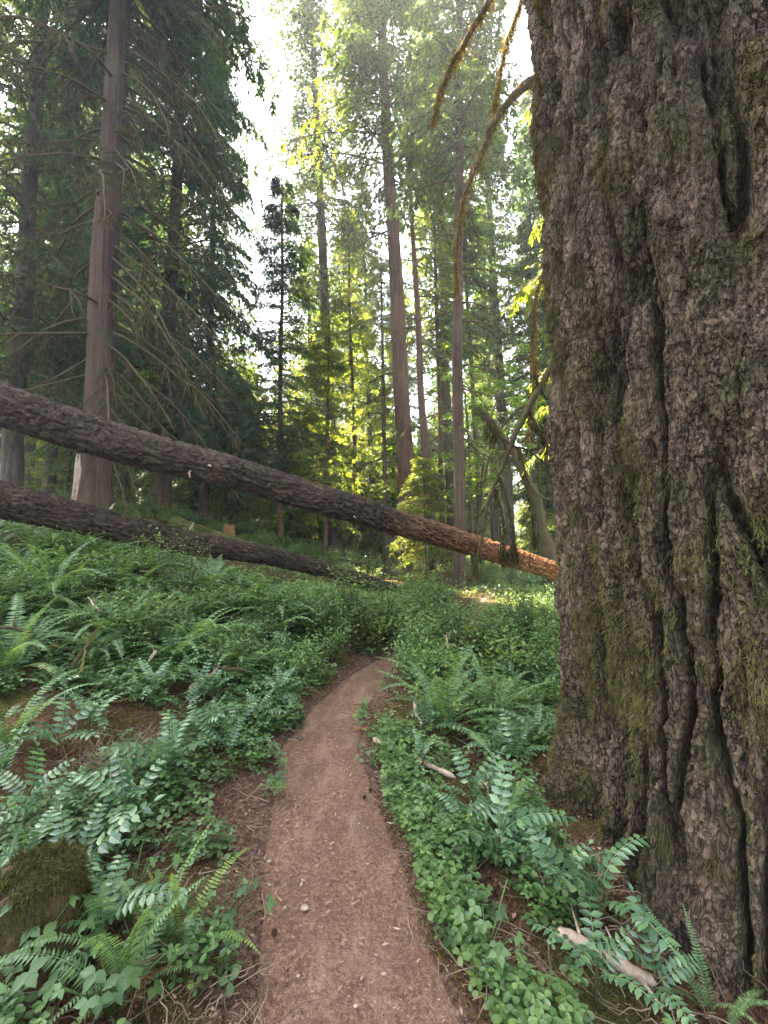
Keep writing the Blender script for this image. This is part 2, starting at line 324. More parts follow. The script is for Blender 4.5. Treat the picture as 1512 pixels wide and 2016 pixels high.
def crown(mb, ax, Ht, zb, Rm, n=110, k=8, q=4, leaf=(.16, .045), up=.18, droop=.5, seed=0, az=None, prof=.8, side=.85, mw=1, ml=0, spray_droop=.45, twigs=True, low=.6):
    r = np.random.default_rng(seed+100)
    t = np.sort(r.random(n)**1.05); z = zb + (Ht-zb)*t*.985
    phi = np.arange(n)*2.39996 + r.normal(0, .4, n)
    if az is not None: phi = az[0] + (r.random(n)-.5)*az[1]
    L = Rm*((1-t)**prof*np.minimum(1, low+2.2*t)*(.6+.45*r.random(n))) + .25
    ns = 8; s = np.linspace(0, 1, ns); d = np.stack([np.cos(phi), np.sin(phi), 0*phi], -1); base = ax(z)
    upv = up*(.5+r.random(n)) + .35*t; dr = droop*(.6+.7*r.random(n))
    bend = r.normal(0, .12, n); sd = np.stack([-d[:, 1], d[:, 0], 0*phi], -1)
    def P(S):          # S (n,...) along-limb parameter
        e = (None,)*(S.ndim-1)
        g = lambda a: a.reshape(a.shape[:1]+(1,)*(S.ndim-1)+a.shape[1:])
        return g(base) + g(d)*(g(L)*S)[..., None] + g(sd)*(g(L*bend)*S**2)[..., None] + UP*(g(L)*(g(upv)*S-g(dr)*S**2))[..., None]
    Pl = P(np.broadcast_to(s, (n, ns))); tubes(mb, Pl, (.012+.011*L)[:, None]*(1-.85*s), 4, .5, mw)
    S = (np.linspace(.14, .99, k)[None]+r.normal(0, .03, (n, k))).clip(.08, 1); A = P(S); B = P(S+.02); tan = nrm(B-A)
    sgn = np.array([-1, 1.])
    tw = nrm(tan[:, :, None]*(.35+.3*r.random((n, k, 2)))[..., None] + sgn[:, None]*sd[:, None, None]*side + r.normal(0, .15, (n, k, 2, 3)))
    tl = (.16 + .42*L[:, None, None]*(1.02-S[:, :, None])**.8)*(.6+.6*r.random((n, k, 2)))
    us = np.linspace(0, 1, 4)
    TP = lambda U: A[:, :, None, None] + tw[:, :, :, None]*(tl[..., None]*U)[..., None] - UP*(.4*spray_droop*tl[..., None]*U**1.6)[..., None]
    if twigs:
        Pt = TP(np.broadcast_to(us, (n, k, 2, 4))).reshape(-1, 4, 3); tubes(mb, Pt, np.tile(np.array([.006, .005, .004, .002]), (len(Pt), 1)), 3, .5, mw)
    U = (np.linspace(.12, 1, q)+r.normal(0, .05, (n, k, 2, q))).clip(.02, 1.05); C = TP(U)
    perp = nrm(np.cross(tw, UP))
    for sg in (-1, 1, 0):
        dd = tw[:, :, :, None]*(.75 if sg else 1.) + sg*.75*perp[:, :, :, None] - UP*(spray_droop*(.6+.9*r.random((n, k, 2, q, 1)))) + r.normal(0, .22, (n, k, 2, q, 3))
        sdv = perp[:, :, :, None] + r.normal(0, .45, (n, k, 2, q, 3)) + tw[:, :, :, None]*sg*-.6
        cnt = n*k*2*q; ls = leaf[0]*(.6+.8*r.random(cnt)); rn = np.clip(.5+.22*r.normal(size=cnt)+.12*np.repeat(r.normal(size=n), k*2*q), 0, 1)
        kp = r.random(cnt) < np.repeat(np.clip(L/(.33*Rm), .12, 1), k*2*q); cc = (C.reshape(-1, 3)+r.normal(0, .02, (cnt, 3)))[kp]
        blades(mb, cc, dd.reshape(-1, 3)[kp], sdv.reshape(-1, 3)[kp], (ls*1.15)[kp], (leaf[1]*(.9+.8*r.random(cnt)))[kp], rn[kp], ml, bend=.12)

def deadlimb(mb, mbm, p0, d0, L, r0, r, droop=.6, wig=.12, twig=6, moss=40, msz=.1, sides=6, mw=0, mm=1):
    n = 14; s = np.linspace(0, 1, n); d0 = np.array(d0, float)
    d0 = d0/np.linalg.norm(d0); sd = nrm(np.cross(d0, UP)[None])[0]
    P = p0 + d0*(L*s)[:, None] - UP*(droop*L*s**2)[:, None] + (sd*(vnoise(s*4, r.random()*50))[:, None] + UP*(vnoise(s*4, r.random()*50))[:, None])*(wig*L*s[:, None])
    Rr = r0*(1-.8*s)*(1+.25*vnoise(s*11, r.random()*30)); tubes(mb, P, Rr, sides, .5, mw)
    PP = [(P, Rr)]
    for i in range(twig):
        k = int(n*(.25+.7*r.random())); k = min(k, n-2); tl = L*(.12+.3*r.random())*(1.1-s[k]); dd = nrm((P[k+1]-P[k])[None])[0]
        dd = dd*.6 + sd*(1 if r.random() < .5 else -1)*(.3+.5*r.random()) - UP*(.3*r.random()+.1)
        ss = np.linspace(0, 1, 7); Q_ = P[k] + dd*(tl*ss)[:, None] - UP*(.35*tl*ss**2)[:, None] + r.normal(0, .02*tl, (7, 3))*ss[:, None]
        rr = Rr[k]*.5*(1-.8*ss)+.002; tubes(mb, Q_, rr, 4, .5, mw); PP.append((Q_, rr))
    if moss:
        for (Pp, rr) in PP:
            m_ = int(moss*(1 if len(Pp) == n else .3)); t = r.random(m_)*(len(Pp)-1); i0 = t.astype(int).clip(0, len(Pp)-2); f = (t-i0)[:, None]
            c = Pp[i0]*(1-f)+Pp[i0+1]*f; c = c + r.normal(0, 1, (m_, 3))*(rr[i0]*.5)[:, None]
            dd = -UP*.9 + r.normal(0, .28, (m_, 3)); blades(mbm, c, dd, r.normal(0, 1, (m_, 3)), msz*(.3+1.1*r.random(m_)**2), .09*msz*(.5+r.random(m_)), np.clip(r.random(m_), 0, 1), mm, .1, .3)

def clearz(x, y): return float(H(x, y))

# ------------------------------------------------------------------ the giant tree at the right
def pnoise(a, nc, z, sd=0):                 # a in cells, periodic after nc cells
    ai, zi = np.floor(a), np.floor(z); fa, fz = a-ai, z-zi; fa = fa*fa*(3-2*fa); fz = fz*fz*(3-2*fz); r = 0
    for p in (0, 1):
        for q in (0, 1): r = r + (fa if p else 1-fa)*(fz if q else 1-fz)*_hash(np.mod(ai+p, nc), zi+q, ai*0+sd)
    return r*2-1
def worley(u, z, nu, su, sz_, jit=.9):       # periodic in u (nu cells)
    a = u/su; b = z/sz_; ai = np.floor(a); bi = np.floor(b); best = np.full(a.shape, 9.); sec = np.full(a.shape, 9.); idv = np.zeros(a.shape); ly = np.zeros(a.shape)
    for da in (-1, 0, 1):
        for db in (-1, 0, 1):
            ca = ai+da; cb = bi+db; cam_ = np.mod(ca, nu)
            ox = .5+jit*(_hash(cam_, cb, cam_*0+3)-.5); oy = .5+jit*(_hash(cam_, cb, cam_*0+7)-.5)
            dx = ca+ox-a; dy = cb+oy-b; d = np.sqrt(dx*dx+dy*dy)
            nb = d < best; sec = np.where(nb, best, np.minimum(sec, d)); idv = np.where(nb, _hash(cam_, cb, cam_*0+13), idv); ly = np.where(nb, dy, ly); best = np.where(nb, d, best)
    return best, sec, idv, ly
GX, GY = 1.95, 2.12
def giant():
    root = thing('giant_fir_tree', 'huge old conifer trunk with deeply furrowed mossy bark filling the right side', 'tree', (GX, GY, 0))
    zs = np.concatenate([np.arange(-.5, 5.6, .0065), np.linspace(5.62, 30, 160)]); NT = 1000; R0 = .885
    th = np.arange(NT)/NT*2*pi; Zg, Tg = np.meshgrid(zs, th, indexing='ij'); per = 2*pi*R0; U_ = Tg*R0
    cx_, sy_ = np.cos(Tg), np.sin(Tg)
    wu = .06*fbm(cx_*1.6, sy_*1.6, Zg*.7, o=2) + .03*fbm(cx_*9, sy_*9, Zg*6, o=4)
    ang = Tg + wu/R0; ca, sa = np.cos(ang), np.sin(ang)
    tw = ang/(2*pi); n1 = pnoise(tw*56, 56, Zg*.95+.35*vnoise(cx_*6, sy_*6, Zg*.7), 31); n1b = pnoise(tw*56+.5, 56, Zg*.6+7.3, 47); n1 = np.where(np.abs(n1) < 9, n1*.75+n1b*.25, 0); n2 = pnoise(tw*104, 104, Zg*2.1, 59); n3 = fbm(ca*26, sa*26, Zg*7, o=2)
    nn = n1*.8+n2*.25+n3*.10; fmod = .6+.4*sstep(-.45, .25, fbm(ca*3+9, sa*3, Zg*1.1, o=2))
    fur = (1-sstep(.02, .20, np.abs(nn)))*fmod; fur2 = (1-sstep(.0, .11, np.abs(vnoise(ca*22, sa*22+4, Zg*2.2+n3))))*.6*sstep(-.2, .3, n2)
    hz = np.exp(-(vnoise(ca*7+20, sa*7, Zg*4.2+.7*n2)/.05)**2)*.5*(n1 > -.2)
    plate = np.minimum(np.abs(nn)*2.2, .35)+.1
    U2 = (ang*R0) + .03*fbm(cx_*14, sy_*14, Zg*16, o=3)
    b1, s1, id1, ly1 = worley(np.mod(U2, per), Zg + .05*fbm(cx_*12, sy_*12, Zg*12, o=3), 130, per/130, .05, 1.0)
    b2, s2, id2, ly2 = worley(np.mod(U2+.014*fbm(cx_*40, sy_*40, Zg*40, o=2), per), Zg+.014*vnoise(cx_*50, sy_*50, Zg*50), 330, per/330, .02, 1.0)
    pm = sstep(-.3, .3, fbm(cx_*4+7, sy_*4, Zg*3, o=2))
    flake = (.006*id1 + .003*np.clip(ly1, -.6, .6) - .002*np.exp(-((s1-b1)/.10)**2))*(.25+.75*pm)
    flk2 = (.006*id2 + .002*np.clip(ly2, -.6, .6))
    bl = billow(ca*30, sa*30, Zg*6+.4*n3, 4); bl2 = billow(cx_*60+3, sy_*60, Zg*50, 2)
    t1 = (fbm(ca*19, sa*19, Zg*5, o=5)*.5+.5)*10; f1 = t1-np.floor(t1); ter = np.floor(t1)+sstep(0, .22, f1)
    t2 = (fbm(ca*30+9, sa*30, Zg*15, o=3)*.5+.5)*9; f2 = t2-np.floor(t2); ter2 = np.floor(t2)+sstep(0, .3, f2)
    edge = np.exp(-(np.minimum(f1, 1-f1)/.07)**2); edge2 = np.exp(-(np.minimum(f2, 1-f2)/.10)**2)
    fine = .0065*(ter-5) + .0045*(ter2-4.5) + .028*(bl-.3) + .014*(bl2-.3) + .016*fbm(cx_*8, sy_*8, Zg*3, o=3)
    lobes = np.sin(Tg*5+.6)*.5+np.sin(Tg*3+2)*.5+.6*np.sin(Tg*9+1)
    rr = R0 - .012*np.maximum(Zg, 0)*(Zg < 60) + .17*np.exp(-np.maximum(Zg+.05, 0)/.38)*(1+.45*lobes) + .05*np.exp(-np.maximum(Zg, 0)/1.4)*lobes
    rr = rr + .075*np.minimum(np.abs(nn), .55)/.55 - .02 - .085*fur - .035*fur2 - .008*hz + (flake+flk2)*(1-.6*fur) + fine
    lx = -.032*Zg + .04*vnoise(Zg*.4, 0*Zg+3); rr = np.maximum(rr, .2)
    Vv = np.stack([lx + rr*cx_, rr*sy_, Zg], -1); k = NT
    i = (np.arange(len(zs)-1)*k)[:, None] + np.arange(k); j = (np.arange(len(zs)-1)*k)[:, None] + (np.arange(k)+1) % k
    col = np.clip(.55 + .7*(plate-.25) - 1.0*fur - .5*fur2 - .25*hz + .13*(id1-.5) + .2*(id2-.5) + 1.4*(bl-.34) + .9*(bl2-.36) - .4*edge - .3*edge2 + .03*(ter-5) + .035*(ter2-4.5) + .3*fbm(cx_*30, sy_*30, Zg*22, o=3), 0, 1)
    mb = MB(); mb.add(Vv, Q=np.stack([i, j, j+k, i+k], -1), a=col.reshape(-1)); mb.obj('trunk', M['bark_giant'], root)
    # hanging and tufted moss on the ridges
    mb = MB(); r = np.random.default_rng(5); vis = (Zg > -.05) & (Zg < 4.9)
    cand = r.integers(0, int((zs < 4.9).sum()*NT), 900000); iz = cand // NT; it = cand % NT
    zz = Zg[iz, it]; tt = Tg[iz, it]
    mnoise = fbm(np.cos(tt)*5, np.sin(tt)*5, zz*2.2, o=3) + .25*sstep(2.6, .2, zz) + .2*plate[iz, it] - .12
    keep = (r.random(len(cand)) < np.clip((mnoise-.02)*2.2, 0, .85)) & (fur[iz, it] < .5) & (zz > -.1)
    # camera-facing two thirds only carries the dense moss
    face = np.cos(tt - math.atan2(-GY, -GX)) > -.45; keep &= face
    iz, it, zz, tt = iz[keep][:200000], it[keep][:200000], zz[keep][:200000], tt[keep][:200000]
    p = Vv[iz, it]; out = np.stack([np.cos(tt), np.sin(tt), 0*tt], -1); n_ = len(p)
    clump = np.clip(fbm(np.cos(tt)*18, np.sin(tt)*18, zz*12, o=2)*1.5+.5, 0, 1)
    dd = -UP*.9 + out*(.5+.5*clump)[:, None] + r.normal(0, .35, (n_, 3))
    blades(mb, p+out*(.006*clump)[:, None], dd, r.normal(0, 1, (n_, 3)), (.008+.022*r.random(n_)**2+.012*clump), .0028+.0025*r.random(n_), np.clip(.25+.5*clump+.25*r.random(n_), 0, 1), 0, .15, .3)
    # long beards and mounds
    for b in range(170):
        z_ = .3+4.3*r.random(); t_ = math.atan2(-GY, -GX) + r.uniform(-1.5, 1.5); ii = np.searchsorted(zs, z_); jj = int((t_ % (2*pi))/(2*pi)*NT) % NT
        if fur[ii, jj] > .3: continue
        m_ = int(50+120*r.random()); w = .02+.04*r.random(); o_ = np.array([math.cos(t_), math.sin(t_), 0]); s_ = np.array([-o_[1], o_[0], 0])
        c = Vv[ii, jj] + o_*.012 + s_*r.normal(0, w, (m_, 1)) + UP*r.normal(0, w*1.2, (m_, 1)); Lb = .02+.06*r.random()**2
        blades(mb, c, -UP + o_*(.12+.3*r.random((m_, 1))) + r.normal(0, .3, (m_, 3)), r.normal(0, 1, (m_, 3)), Lb*(.2+.9*r.random(m_)), (.0015+.0014*r.random(m_)), np.clip(.4+.4*r.random(m_), 0, 1), 0, .05, .3)
    mb.obj('moss', M['barkmoss'], root, smooth=False)['kind'] = 'stuff'
    return root
giant()

# ------------------------------------------------------------------ fallen logs
def log(P0, P1, r0, r1, mat, seed, label, name='fallen_log', group=None, furrow=.02, nz=700, nt=84, end='cut', mossn=0, stubs=10, orange=None):
    P0 = np.array(P0, float); P1 = np.array(P1, float); L = np.linalg.norm(P1-P0); q = Vector(P1-P0).to_track_quat('Z', 'X')
    root = thing(name, label, 'log', P0, 0, group); root.rotation_mode = 'QUATERNION'; root.rotation_quaternion = q
    z = np.linspace(0, L, nz); th = np.arange(nt)/nt*2*pi; Zg, Tg = np.meshgrid(z, th, indexing='ij'); t = Zg/L
    c, s = np.cos(Tg), np.sin(Tg); f = r0*14
    w = .25*fbm(c*2+seed, s*2, Zg*2, o=2); c2, s2_ = np.cos(Tg+w), np.sin(Tg+w)
    n1 = vnoise(c2*r0*34+seed, s2_*r0*34, Zg*5.2+1.5*vnoise(c*4, s*4, Zg*6)); n2 = vnoise(c2*r0*70, s2_*r0*70+seed, Zg*12)
    nn = n1*.7+n2*.45; fur = np.exp(-(nn/.16)**2); blg = billow(c*r0*60+seed, s*r0*60, Zg*14, 3)
    rr = r0*(1-t)+r1*t + .015*fbm(c*2, s*2+seed, Zg*1.3, o=2) + furrow*(np.minimum(np.abs(nn), .45)/.45) - furrow*1.1*fur + furrow*1.3*(blg-.32)
    bx, by = .05*vnoise(Zg*.45, seed+0*Zg)*r0*6, .05*vnoise(Zg*.45, seed+9+0*Zg)*r0*6
    Vv = np.stack([bx+rr*c, by+rr*s, Zg], -1); k = nt; i = (np.arange(nz-1)*k)[:, None]+np.arange(k); j = (np.arange(nz-1)*k)[:, None]+(np.arange(k)+1) % k
    mb = MB(); mb.add(Vv, Q=np.stack([i, j, j+k, i+k], -1), a=np.clip(.35+.5*np.minimum(np.abs(nn), .5)-.5*fur+.15*n2+1.3*(blg-.3), 0, 1).reshape(-1))
    for e, zz in ((0, 0.), (nz-1, L)):        # splintered ends
        ring = Vv[e]; mb.add(np.concatenate([ring, [[0, 0, zz+(.12 if e else -.12)]]]), T=[(a_, (a_+1) % k, k) for a_ in range(k)], a=.5)
    to = mb.obj('trunk', mat, root)
    r = np.random.default_rng(seed); inv = q.inverted(); upl = np.array(inv @ Vector((0, 0, 1)))
    if stubs:
        for b in range(stubs):
            zz = L*r.random(); a_ = r.random()*2*pi; o_ = np.array([math.cos(a_), math.sin(a_), .3]); rad = r0*(1-zz/L)+r1*zz/L
            m2 = MB(); Ls = .06+.12*r.random(); ss = np.linspace(0, 1, 6)
            tubes(m2, np.array([0, 0, zz]) + o_*(rad*.9+Ls*ss)[:, None] + r.normal(0, .006, (6, 3)), .02*(1-.75*ss), 6, .6); m2.obj('branch_stub', M['deadwood'], root)
    if mossn:
        mb = MB(); tt = r.random(mossn*3)*L; aa = r.random(mossn*3)*2*pi; o_ = np.stack([np.cos(aa), np.sin(aa), 0*aa], -1); upd = o_@upl
        kp = (upd > .1) & (fbm(tt*1.6+seed, aa*1.2, o=3) > .02); tt, aa, o_ = tt[kp][:mossn], aa[kp][:mossn], o_[kp][:mossn]
        rad = (r0*(1-tt/L)+r1*tt/L); p = np.stack([0*tt, 0*tt, tt], -1)+o_*(rad+.01)[:, None]; n_ = len(p)
        blades(mb, p, o_*.5+np.array(upl)*.2+r.normal(0, .5, (n_, 3)), r.normal(0, 1, (n_, 3)), .02+.035*r.random(n_), .006, np.clip(r.random(n_), 0, 1), 0, .1)
        mb.obj('moss', M['moss'] if mat == M['mosslog'] else M['barkmoss'], root, smooth=False)['kind'] = 'stuff'
    return root
def log_end_mat(z0, z1):                      # base colour turns orange towards the thin end
    m = M['bark_log'].copy(); m.name = 'bark_log_orange_end'; nt = m.node_tree; p = next(n for n in nt.nodes if n.type == 'BSDF_PRINCIPLED')
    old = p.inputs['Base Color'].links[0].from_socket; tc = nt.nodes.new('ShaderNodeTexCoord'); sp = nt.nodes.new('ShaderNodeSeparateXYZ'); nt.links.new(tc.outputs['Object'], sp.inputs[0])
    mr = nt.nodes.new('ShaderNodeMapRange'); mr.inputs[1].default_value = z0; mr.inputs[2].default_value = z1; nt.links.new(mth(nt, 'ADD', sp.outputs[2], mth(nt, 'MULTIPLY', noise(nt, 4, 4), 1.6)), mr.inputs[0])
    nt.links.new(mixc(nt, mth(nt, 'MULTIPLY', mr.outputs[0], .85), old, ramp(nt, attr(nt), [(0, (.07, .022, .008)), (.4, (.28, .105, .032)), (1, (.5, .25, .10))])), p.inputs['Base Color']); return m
A0 = at(0, 790, 5.5); A1 = at(1092, 1131, 8.6); d = A1-A0
LL = np.linalg.norm(d)*1.48
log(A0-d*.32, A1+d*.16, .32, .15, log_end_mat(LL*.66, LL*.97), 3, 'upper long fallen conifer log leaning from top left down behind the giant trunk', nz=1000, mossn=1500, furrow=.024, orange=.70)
B0 = at(0, 973, 4.9); B1 = at(768, 1157, 11.2); d = B1-B0
log(B0-d*.3, B1+d*.04, .22, .13, M['bark_log'], 8, 'lower fallen conifer log slanting into the undergrowth left of the path', nz=900, mossn=1200, furrow=.021)
a = at(345, 1030, 12.5); b = at(560, 1105, 11.0)
log(a, b, .17, .14, M['mosslog'], 21, 'short green moss covered log lying behind the lower fallen log', nz=300, mossn=9000, stubs=2)
a = gnd(210, 1130)+[0, 0, .1]; b = gnd(400, 1185)+[0, 0, .05]
log(a, b, .11, .09, M['mosslog'], 22, 'small mossy rotting log half buried among ferns on the left slope', nz=200, mossn=5000, stubs=1)

# ------------------------------------------------------------------ main trees
def tree(name, label, px, D, r0, Ht, leanpx=None, lean=None, bark='bark_red', foliage='conifer', cr=None, seed=0, dead=None, sides=28, basepy=None, z=None, group=None, cat='tree', topr=.06):
    x = (px-756)/FPX*D*1.0; zb = clearz(x, D) if z is None else z
    root = thing(name, label, cat, (x, D, zb), 0, group); ln = lean or (0, 0)
    mb = MB(); trunk(mb, Ht, r0, topr, ln, sides, 110, .02+.03*r0, seed); mb.obj('trunk', M[bark], root)
    ax = axis(Ht, ln, seed)
    if cr:
        mb = MB()
        for c in (cr if isinstance(cr, list) else [cr]): crown(mb, ax, Ht, seed=seed, **c)
        mb.obj('crown', [M[foliage], M[bark], M['conifer_lime']], root, smooth=False)
    if dead:
        n, z0, z1, L0, L1, azs, moss = dead[:7]; dk = dead[7] if len(dead) > 7 else .45; dn = len(dead) > 8; r = np.random.default_rng(seed+7)
        for i in range(n):
            zz = z0+(z1-z0)*(i+r.random()*.8)/n; a_ = azs[i % len(azs)] + r.normal(0, .45); p = ax(np.array(zz)).reshape(3)
            mb = MB(); L = L0+(L1-L0)*r.random()
            deadlimb(mb, mb, p, (math.cos(a_), math.sin(a_), (-.2-.5*r.random()) if dn else .12-.3*r.random()), L, (.014+.007*L) if dn else (.016+.010*L), r, dk*(.5+.8*r.random()), .07, 13 if dn else 9, moss, .08+.02*L, 5)
            mb.obj('dead_limb', [M['limb'], M['hangmoss']], root, smooth=True)
    return root
C = dict
for i_, (px_, D_, r_, H_, ln_, lb_) in enumerate([(701, 21, .11, 19, -.5, 'slim dark hemlock pole left of the thin pole beside the red trunk'), (735, 24, .16, 24, -.8, 'slim grey trunk seen between the fir and the stout red brown trunk'), (873, 18, .13, 20, -.4, 'slim mossy trunk squeezed between the centre trunks and the slender fir'),
        (948, 19, .13, 19, -.7, 'slim mossy trunk right of the slender fir'), (975, 27, .24, 25, -.6, 'grey trunk with broken top behind the slim mossy one'), (1052, 21, .15, 20, .2, 'slim trunk nearest the giant above the sunlit log end'), (610, 23, .14, 18, -.3, 'slim dark pole between the pointed young hemlock and the grey fir')]):
    tree('hemlock_tree', lb_, px_, D_, r_, H_, lean=(ln_, 0), bark='bark_grey' if i_ % 2 else 'bark_red', foliage='conifer' if i_ % 2 else 'conifer_lime', seed=70+i_, topr=.04, cr=C(zb=H_*.5, Rm=1.9, n=55, k=8, q=4, leaf=(.17, .05), droop=.6, up=.1), dead=(24, 2.5, H_*.6, .7, 2.2, [0, pi, -1.2, .5, pi-.5], 60))
# left redcedar with long drooping dead limbs
tree('cedar_tree', 'tall reddish straight cedar at left with long drooping mossy dead limbs', 180, 10.2, .36, 27, lean=(.3, 0), bark='bark_cedar', foliage='conifer', seed=1,
     cr=C(zb=14.5, Rm=4.8, n=150, k=12, q=6, leaf=(.17, .05), droop=.7, up=.1), dead=(90, 3.2, 16, 1.8, 4.4, [0, -.35, .3, pi, -.7, .1, -.2, 2.7, -.5, .2, -2.6], 150, .5, 1), topr=.1)
# broken snag beside it
def snag(px, py, D, r0, h, label, seed, mat='deadwood', name='broken_snag', cat='snag', jag=.35, moss=0):
    p = at(px, py, D); x, y = p[0], p[1]; zb = clearz(x, y); root = thing(name, label, cat, (x, y, zb))
    nt, nz = 40, 40; th = np.arange(nt)/nt*2*pi; s = np.linspace(0, 1, nz); Zs, Tg = np.meshgrid(s, th, indexing='ij')
    top = h*(1+jag*vnoise(np.cos(Tg)*3+seed, np.sin(Tg)*3)+jag*.5*vnoise(np.cos(Tg)*9+seed, np.sin(Tg)*9)); Zg = -.2+Zs*(top+.2)
    rr = r0*(1-.25*Zs)*(1+.4*np.exp(-np.maximum(Zg, 0)/(r0*1.2)))*(1+.12*fbm(np.cos(Tg)*4+seed, np.sin(Tg)*4, Zg*2, o=3)+.05*fbm(np.cos(Tg)*12+seed, np.sin(Tg)*12, Zg*2, o=2))
    V1 = np.stack([rr*np.cos(Tg), rr*np.sin(Tg), Zg], -1); V2 = V1[::-1]*np.array([.72, .72, 1.]); V2 = V2[:3 if name == 'tree_stump' else 20]
    Vv = np.concatenate([V1, V2]); k = nt; N = len(Vv); i = (np.arange(N-1)*k)[:, None]+np.arange(k); j = (np.arange(N-1)*k)[:, None]+(np.arange(k)+1) % k
    mb = MB(); mb.add(Vv, Q=np.stack([i, j, j+k, i+k], -1), a=.5); base = Vv[-1]; mb.add(np.concatenate([base, [base.mean(0)]]), T=[((a_+1) % k, a_, k) for a_ in range(k)], a=.3)
    mb.obj('trunk', M[mat], root)
    if moss:
        r = np.random.default_rng(seed); mb = MB(); a_ = r.random(moss)*2*pi; ii = (nz-1-(r.random(moss)**2*nz*.7).astype(int)).clip(0, nz-1); jj = (a_/2/pi*nt).astype(int) % nt
        topm = r.random(moss) < .4; ii = np.where(topm, nz-1, ii); p_ = V1[ii, jj]*np.where(topm, r.random(moss)**.5, 1)[:, None]**np.array([1, 1, 0])+UP*(.02*topm)[:, None]; o_ = np.stack([np.cos(a_), np.sin(a_), 0*a_], -1)
        kp = fbm(np.cos(a_)*2.2+seed, np.sin(a_)*2.2, p_[:, 2]*6, o=2) > -.05; p_, o_ = p_[kp], o_[kp]; mn = len(p_)
        blades(mb, p_+r.normal(0, .008, (mn, 3)), o_*.3-UP*.6+r.normal(0, .45, (mn, 3)), r.normal(0, 1, (mn, 3)), .008+.018*r.random(mn), .003, r.random(mn), 0, .1)
        mb.obj('moss', M['moss'], root, smooth=False)['kind'] = 'stuff'
    return root
snag(158, 990, 10.0, .2, 1.1, 'short splintered grey snag against the foot of the left cedar', 3)
snag(450, 1060, 12.6, .2, .5, 'low orange rotten stump with mossy cap behind the lower fallen log', 4, 'rotten', 'tree_stump', 'stump', .15, 1500)
snag(826, 1140, 15.4, .2, 3.0, 'rotten orange snag standing between two trunks beyond the log', 6, 'rotten', jag=.3)

# big dark hemlock behind the cedar
tree('hemlock_tree', 'massive dark hemlock with drooping boughs right of the left cedar', 318, 15.5, .3, 29, bark='bark_red', foliage='conifer_blue', seed=2, lean=(.2, 0),
     cr=C(zb=2.4, Rm=4.4, n=235, k=14, q=8, leaf=(.16, .036), droop=.75, up=.15, spray_droop=.7, prof=.45, low=.75), dead=(10, 2, 9, 1.5, 3, [0, pi, -1], 40))
tree('hemlock_tree', 'short pointed young hemlock standing in front of the bright sky gap', 553, 15.0, .12, 14.6, bark='bark_red', foliage='conifer_blue', seed=3, lean=(-.2, 0),
     cr=C(zb=2.6, Rm=2.2, n=120, k=10, q=6, leaf=(.12, .025), droop=.55, up=.15, spray_droop=.6, prof=.75), dead=(14, 1.5, 5, .5, 1.2, [0, pi, -1.5, 1.5], 10), topr=.02)
tree('fir_tree', 'tall slim grey fir leaning left past the edge of the sky gap', 662, 20, .31, 36, bark='bark_grey', foliage='conifer', seed=4, lean=(-1.9, 0),
     cr=[C(zb=11.5, Rm=2.8, n=110, k=9, q=4, leaf=(.17, .05), droop=.6, up=.1, low=.8), C(zb=17, Rm=4.6, n=22, k=10, q=5, leaf=(.17, .05), droop=.6, up=.1, low=.9, az=(pi, 2.4), prof=.4)], dead=(12, 4, 12, 1, 2, [0, pi, -1.5], 20))
tree('fir_tree', 'stout red brown fir trunk in the centre rising behind the upper log', 810, 15.8, .36, 34, bark='bark_red', foliage='conifer', seed=5, lean=(-1.75, 0),
     cr=[C(zb=16, Rm=3.4, n=110, k=10, q=5, leaf=(.19, .055), droop=.6, up=.1, low=.9), C(zb=13, Rm=4.6, n=26, k=10, q=5, leaf=(.15, .045), az=(pi-.3, 1.2), droop=.5, ml=2)],  # lime boughs: sunlight on them put into the foliage colour
     dead=(18, 4.5, 15, 1.0, 2.7, [pi, pi-.6, -.3, pi+.6, 0], 60))
tree('hemlock_tree', 'thin mossy dead hemlock close right of the red brown trunk', 852, 14.6, .17, 17, bark='bark_red', seed=6, lean=(-.9, 0),
     dead=(34, 3, 16, .5, 1.6, [0, pi, -1.4, 1.4, -.6], 40), topr=.04)
tree('fir_tree', 'slender straight fir with flared foot right of the centre trunks', 903, 12.3, .185, 26, bark='bark_cedar', foliage='conifer', seed=7, lean=(.25, 0),
     cr=C(zb=12.5, Rm=2.4, n=80, k=9, q=4, leaf=(.17, .05), droop=.6, up=.1, low=.9), dead=(22, 4, 12.5, .7, 2.2, [0, .5, -.5, pi, 1], 50))
tree('fir_tree', 'dark straight fir trunk just behind the slender fir', 892, 19.5, .27, 37, bark='bark_grey', foliage='conifer_blue', seed=8, lean=(-1.0, 0),
     cr=C(zb=9, Rm=3.4, n=140, k=9, q=4, leaf=(.18, .055), droop=.6, up=.1, low=.9), dead=(12, 4, 12, 1, 2.5, [0, pi], 30))
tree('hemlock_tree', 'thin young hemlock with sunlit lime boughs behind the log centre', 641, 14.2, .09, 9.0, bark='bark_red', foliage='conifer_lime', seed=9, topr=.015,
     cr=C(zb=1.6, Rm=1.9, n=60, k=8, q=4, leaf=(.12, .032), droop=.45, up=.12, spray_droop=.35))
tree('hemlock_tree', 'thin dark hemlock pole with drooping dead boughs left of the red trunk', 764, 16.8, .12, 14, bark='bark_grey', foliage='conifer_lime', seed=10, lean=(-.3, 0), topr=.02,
     cr=C(zb=3.2, Rm=1.7, n=60, k=7, q=4, leaf=(.13, .035), droop=.6, up=.05, spray_droop=.5), dead=(16, 1.5, 8, .8, 1.9, [pi, 0, pi+.5, -.5], 20))
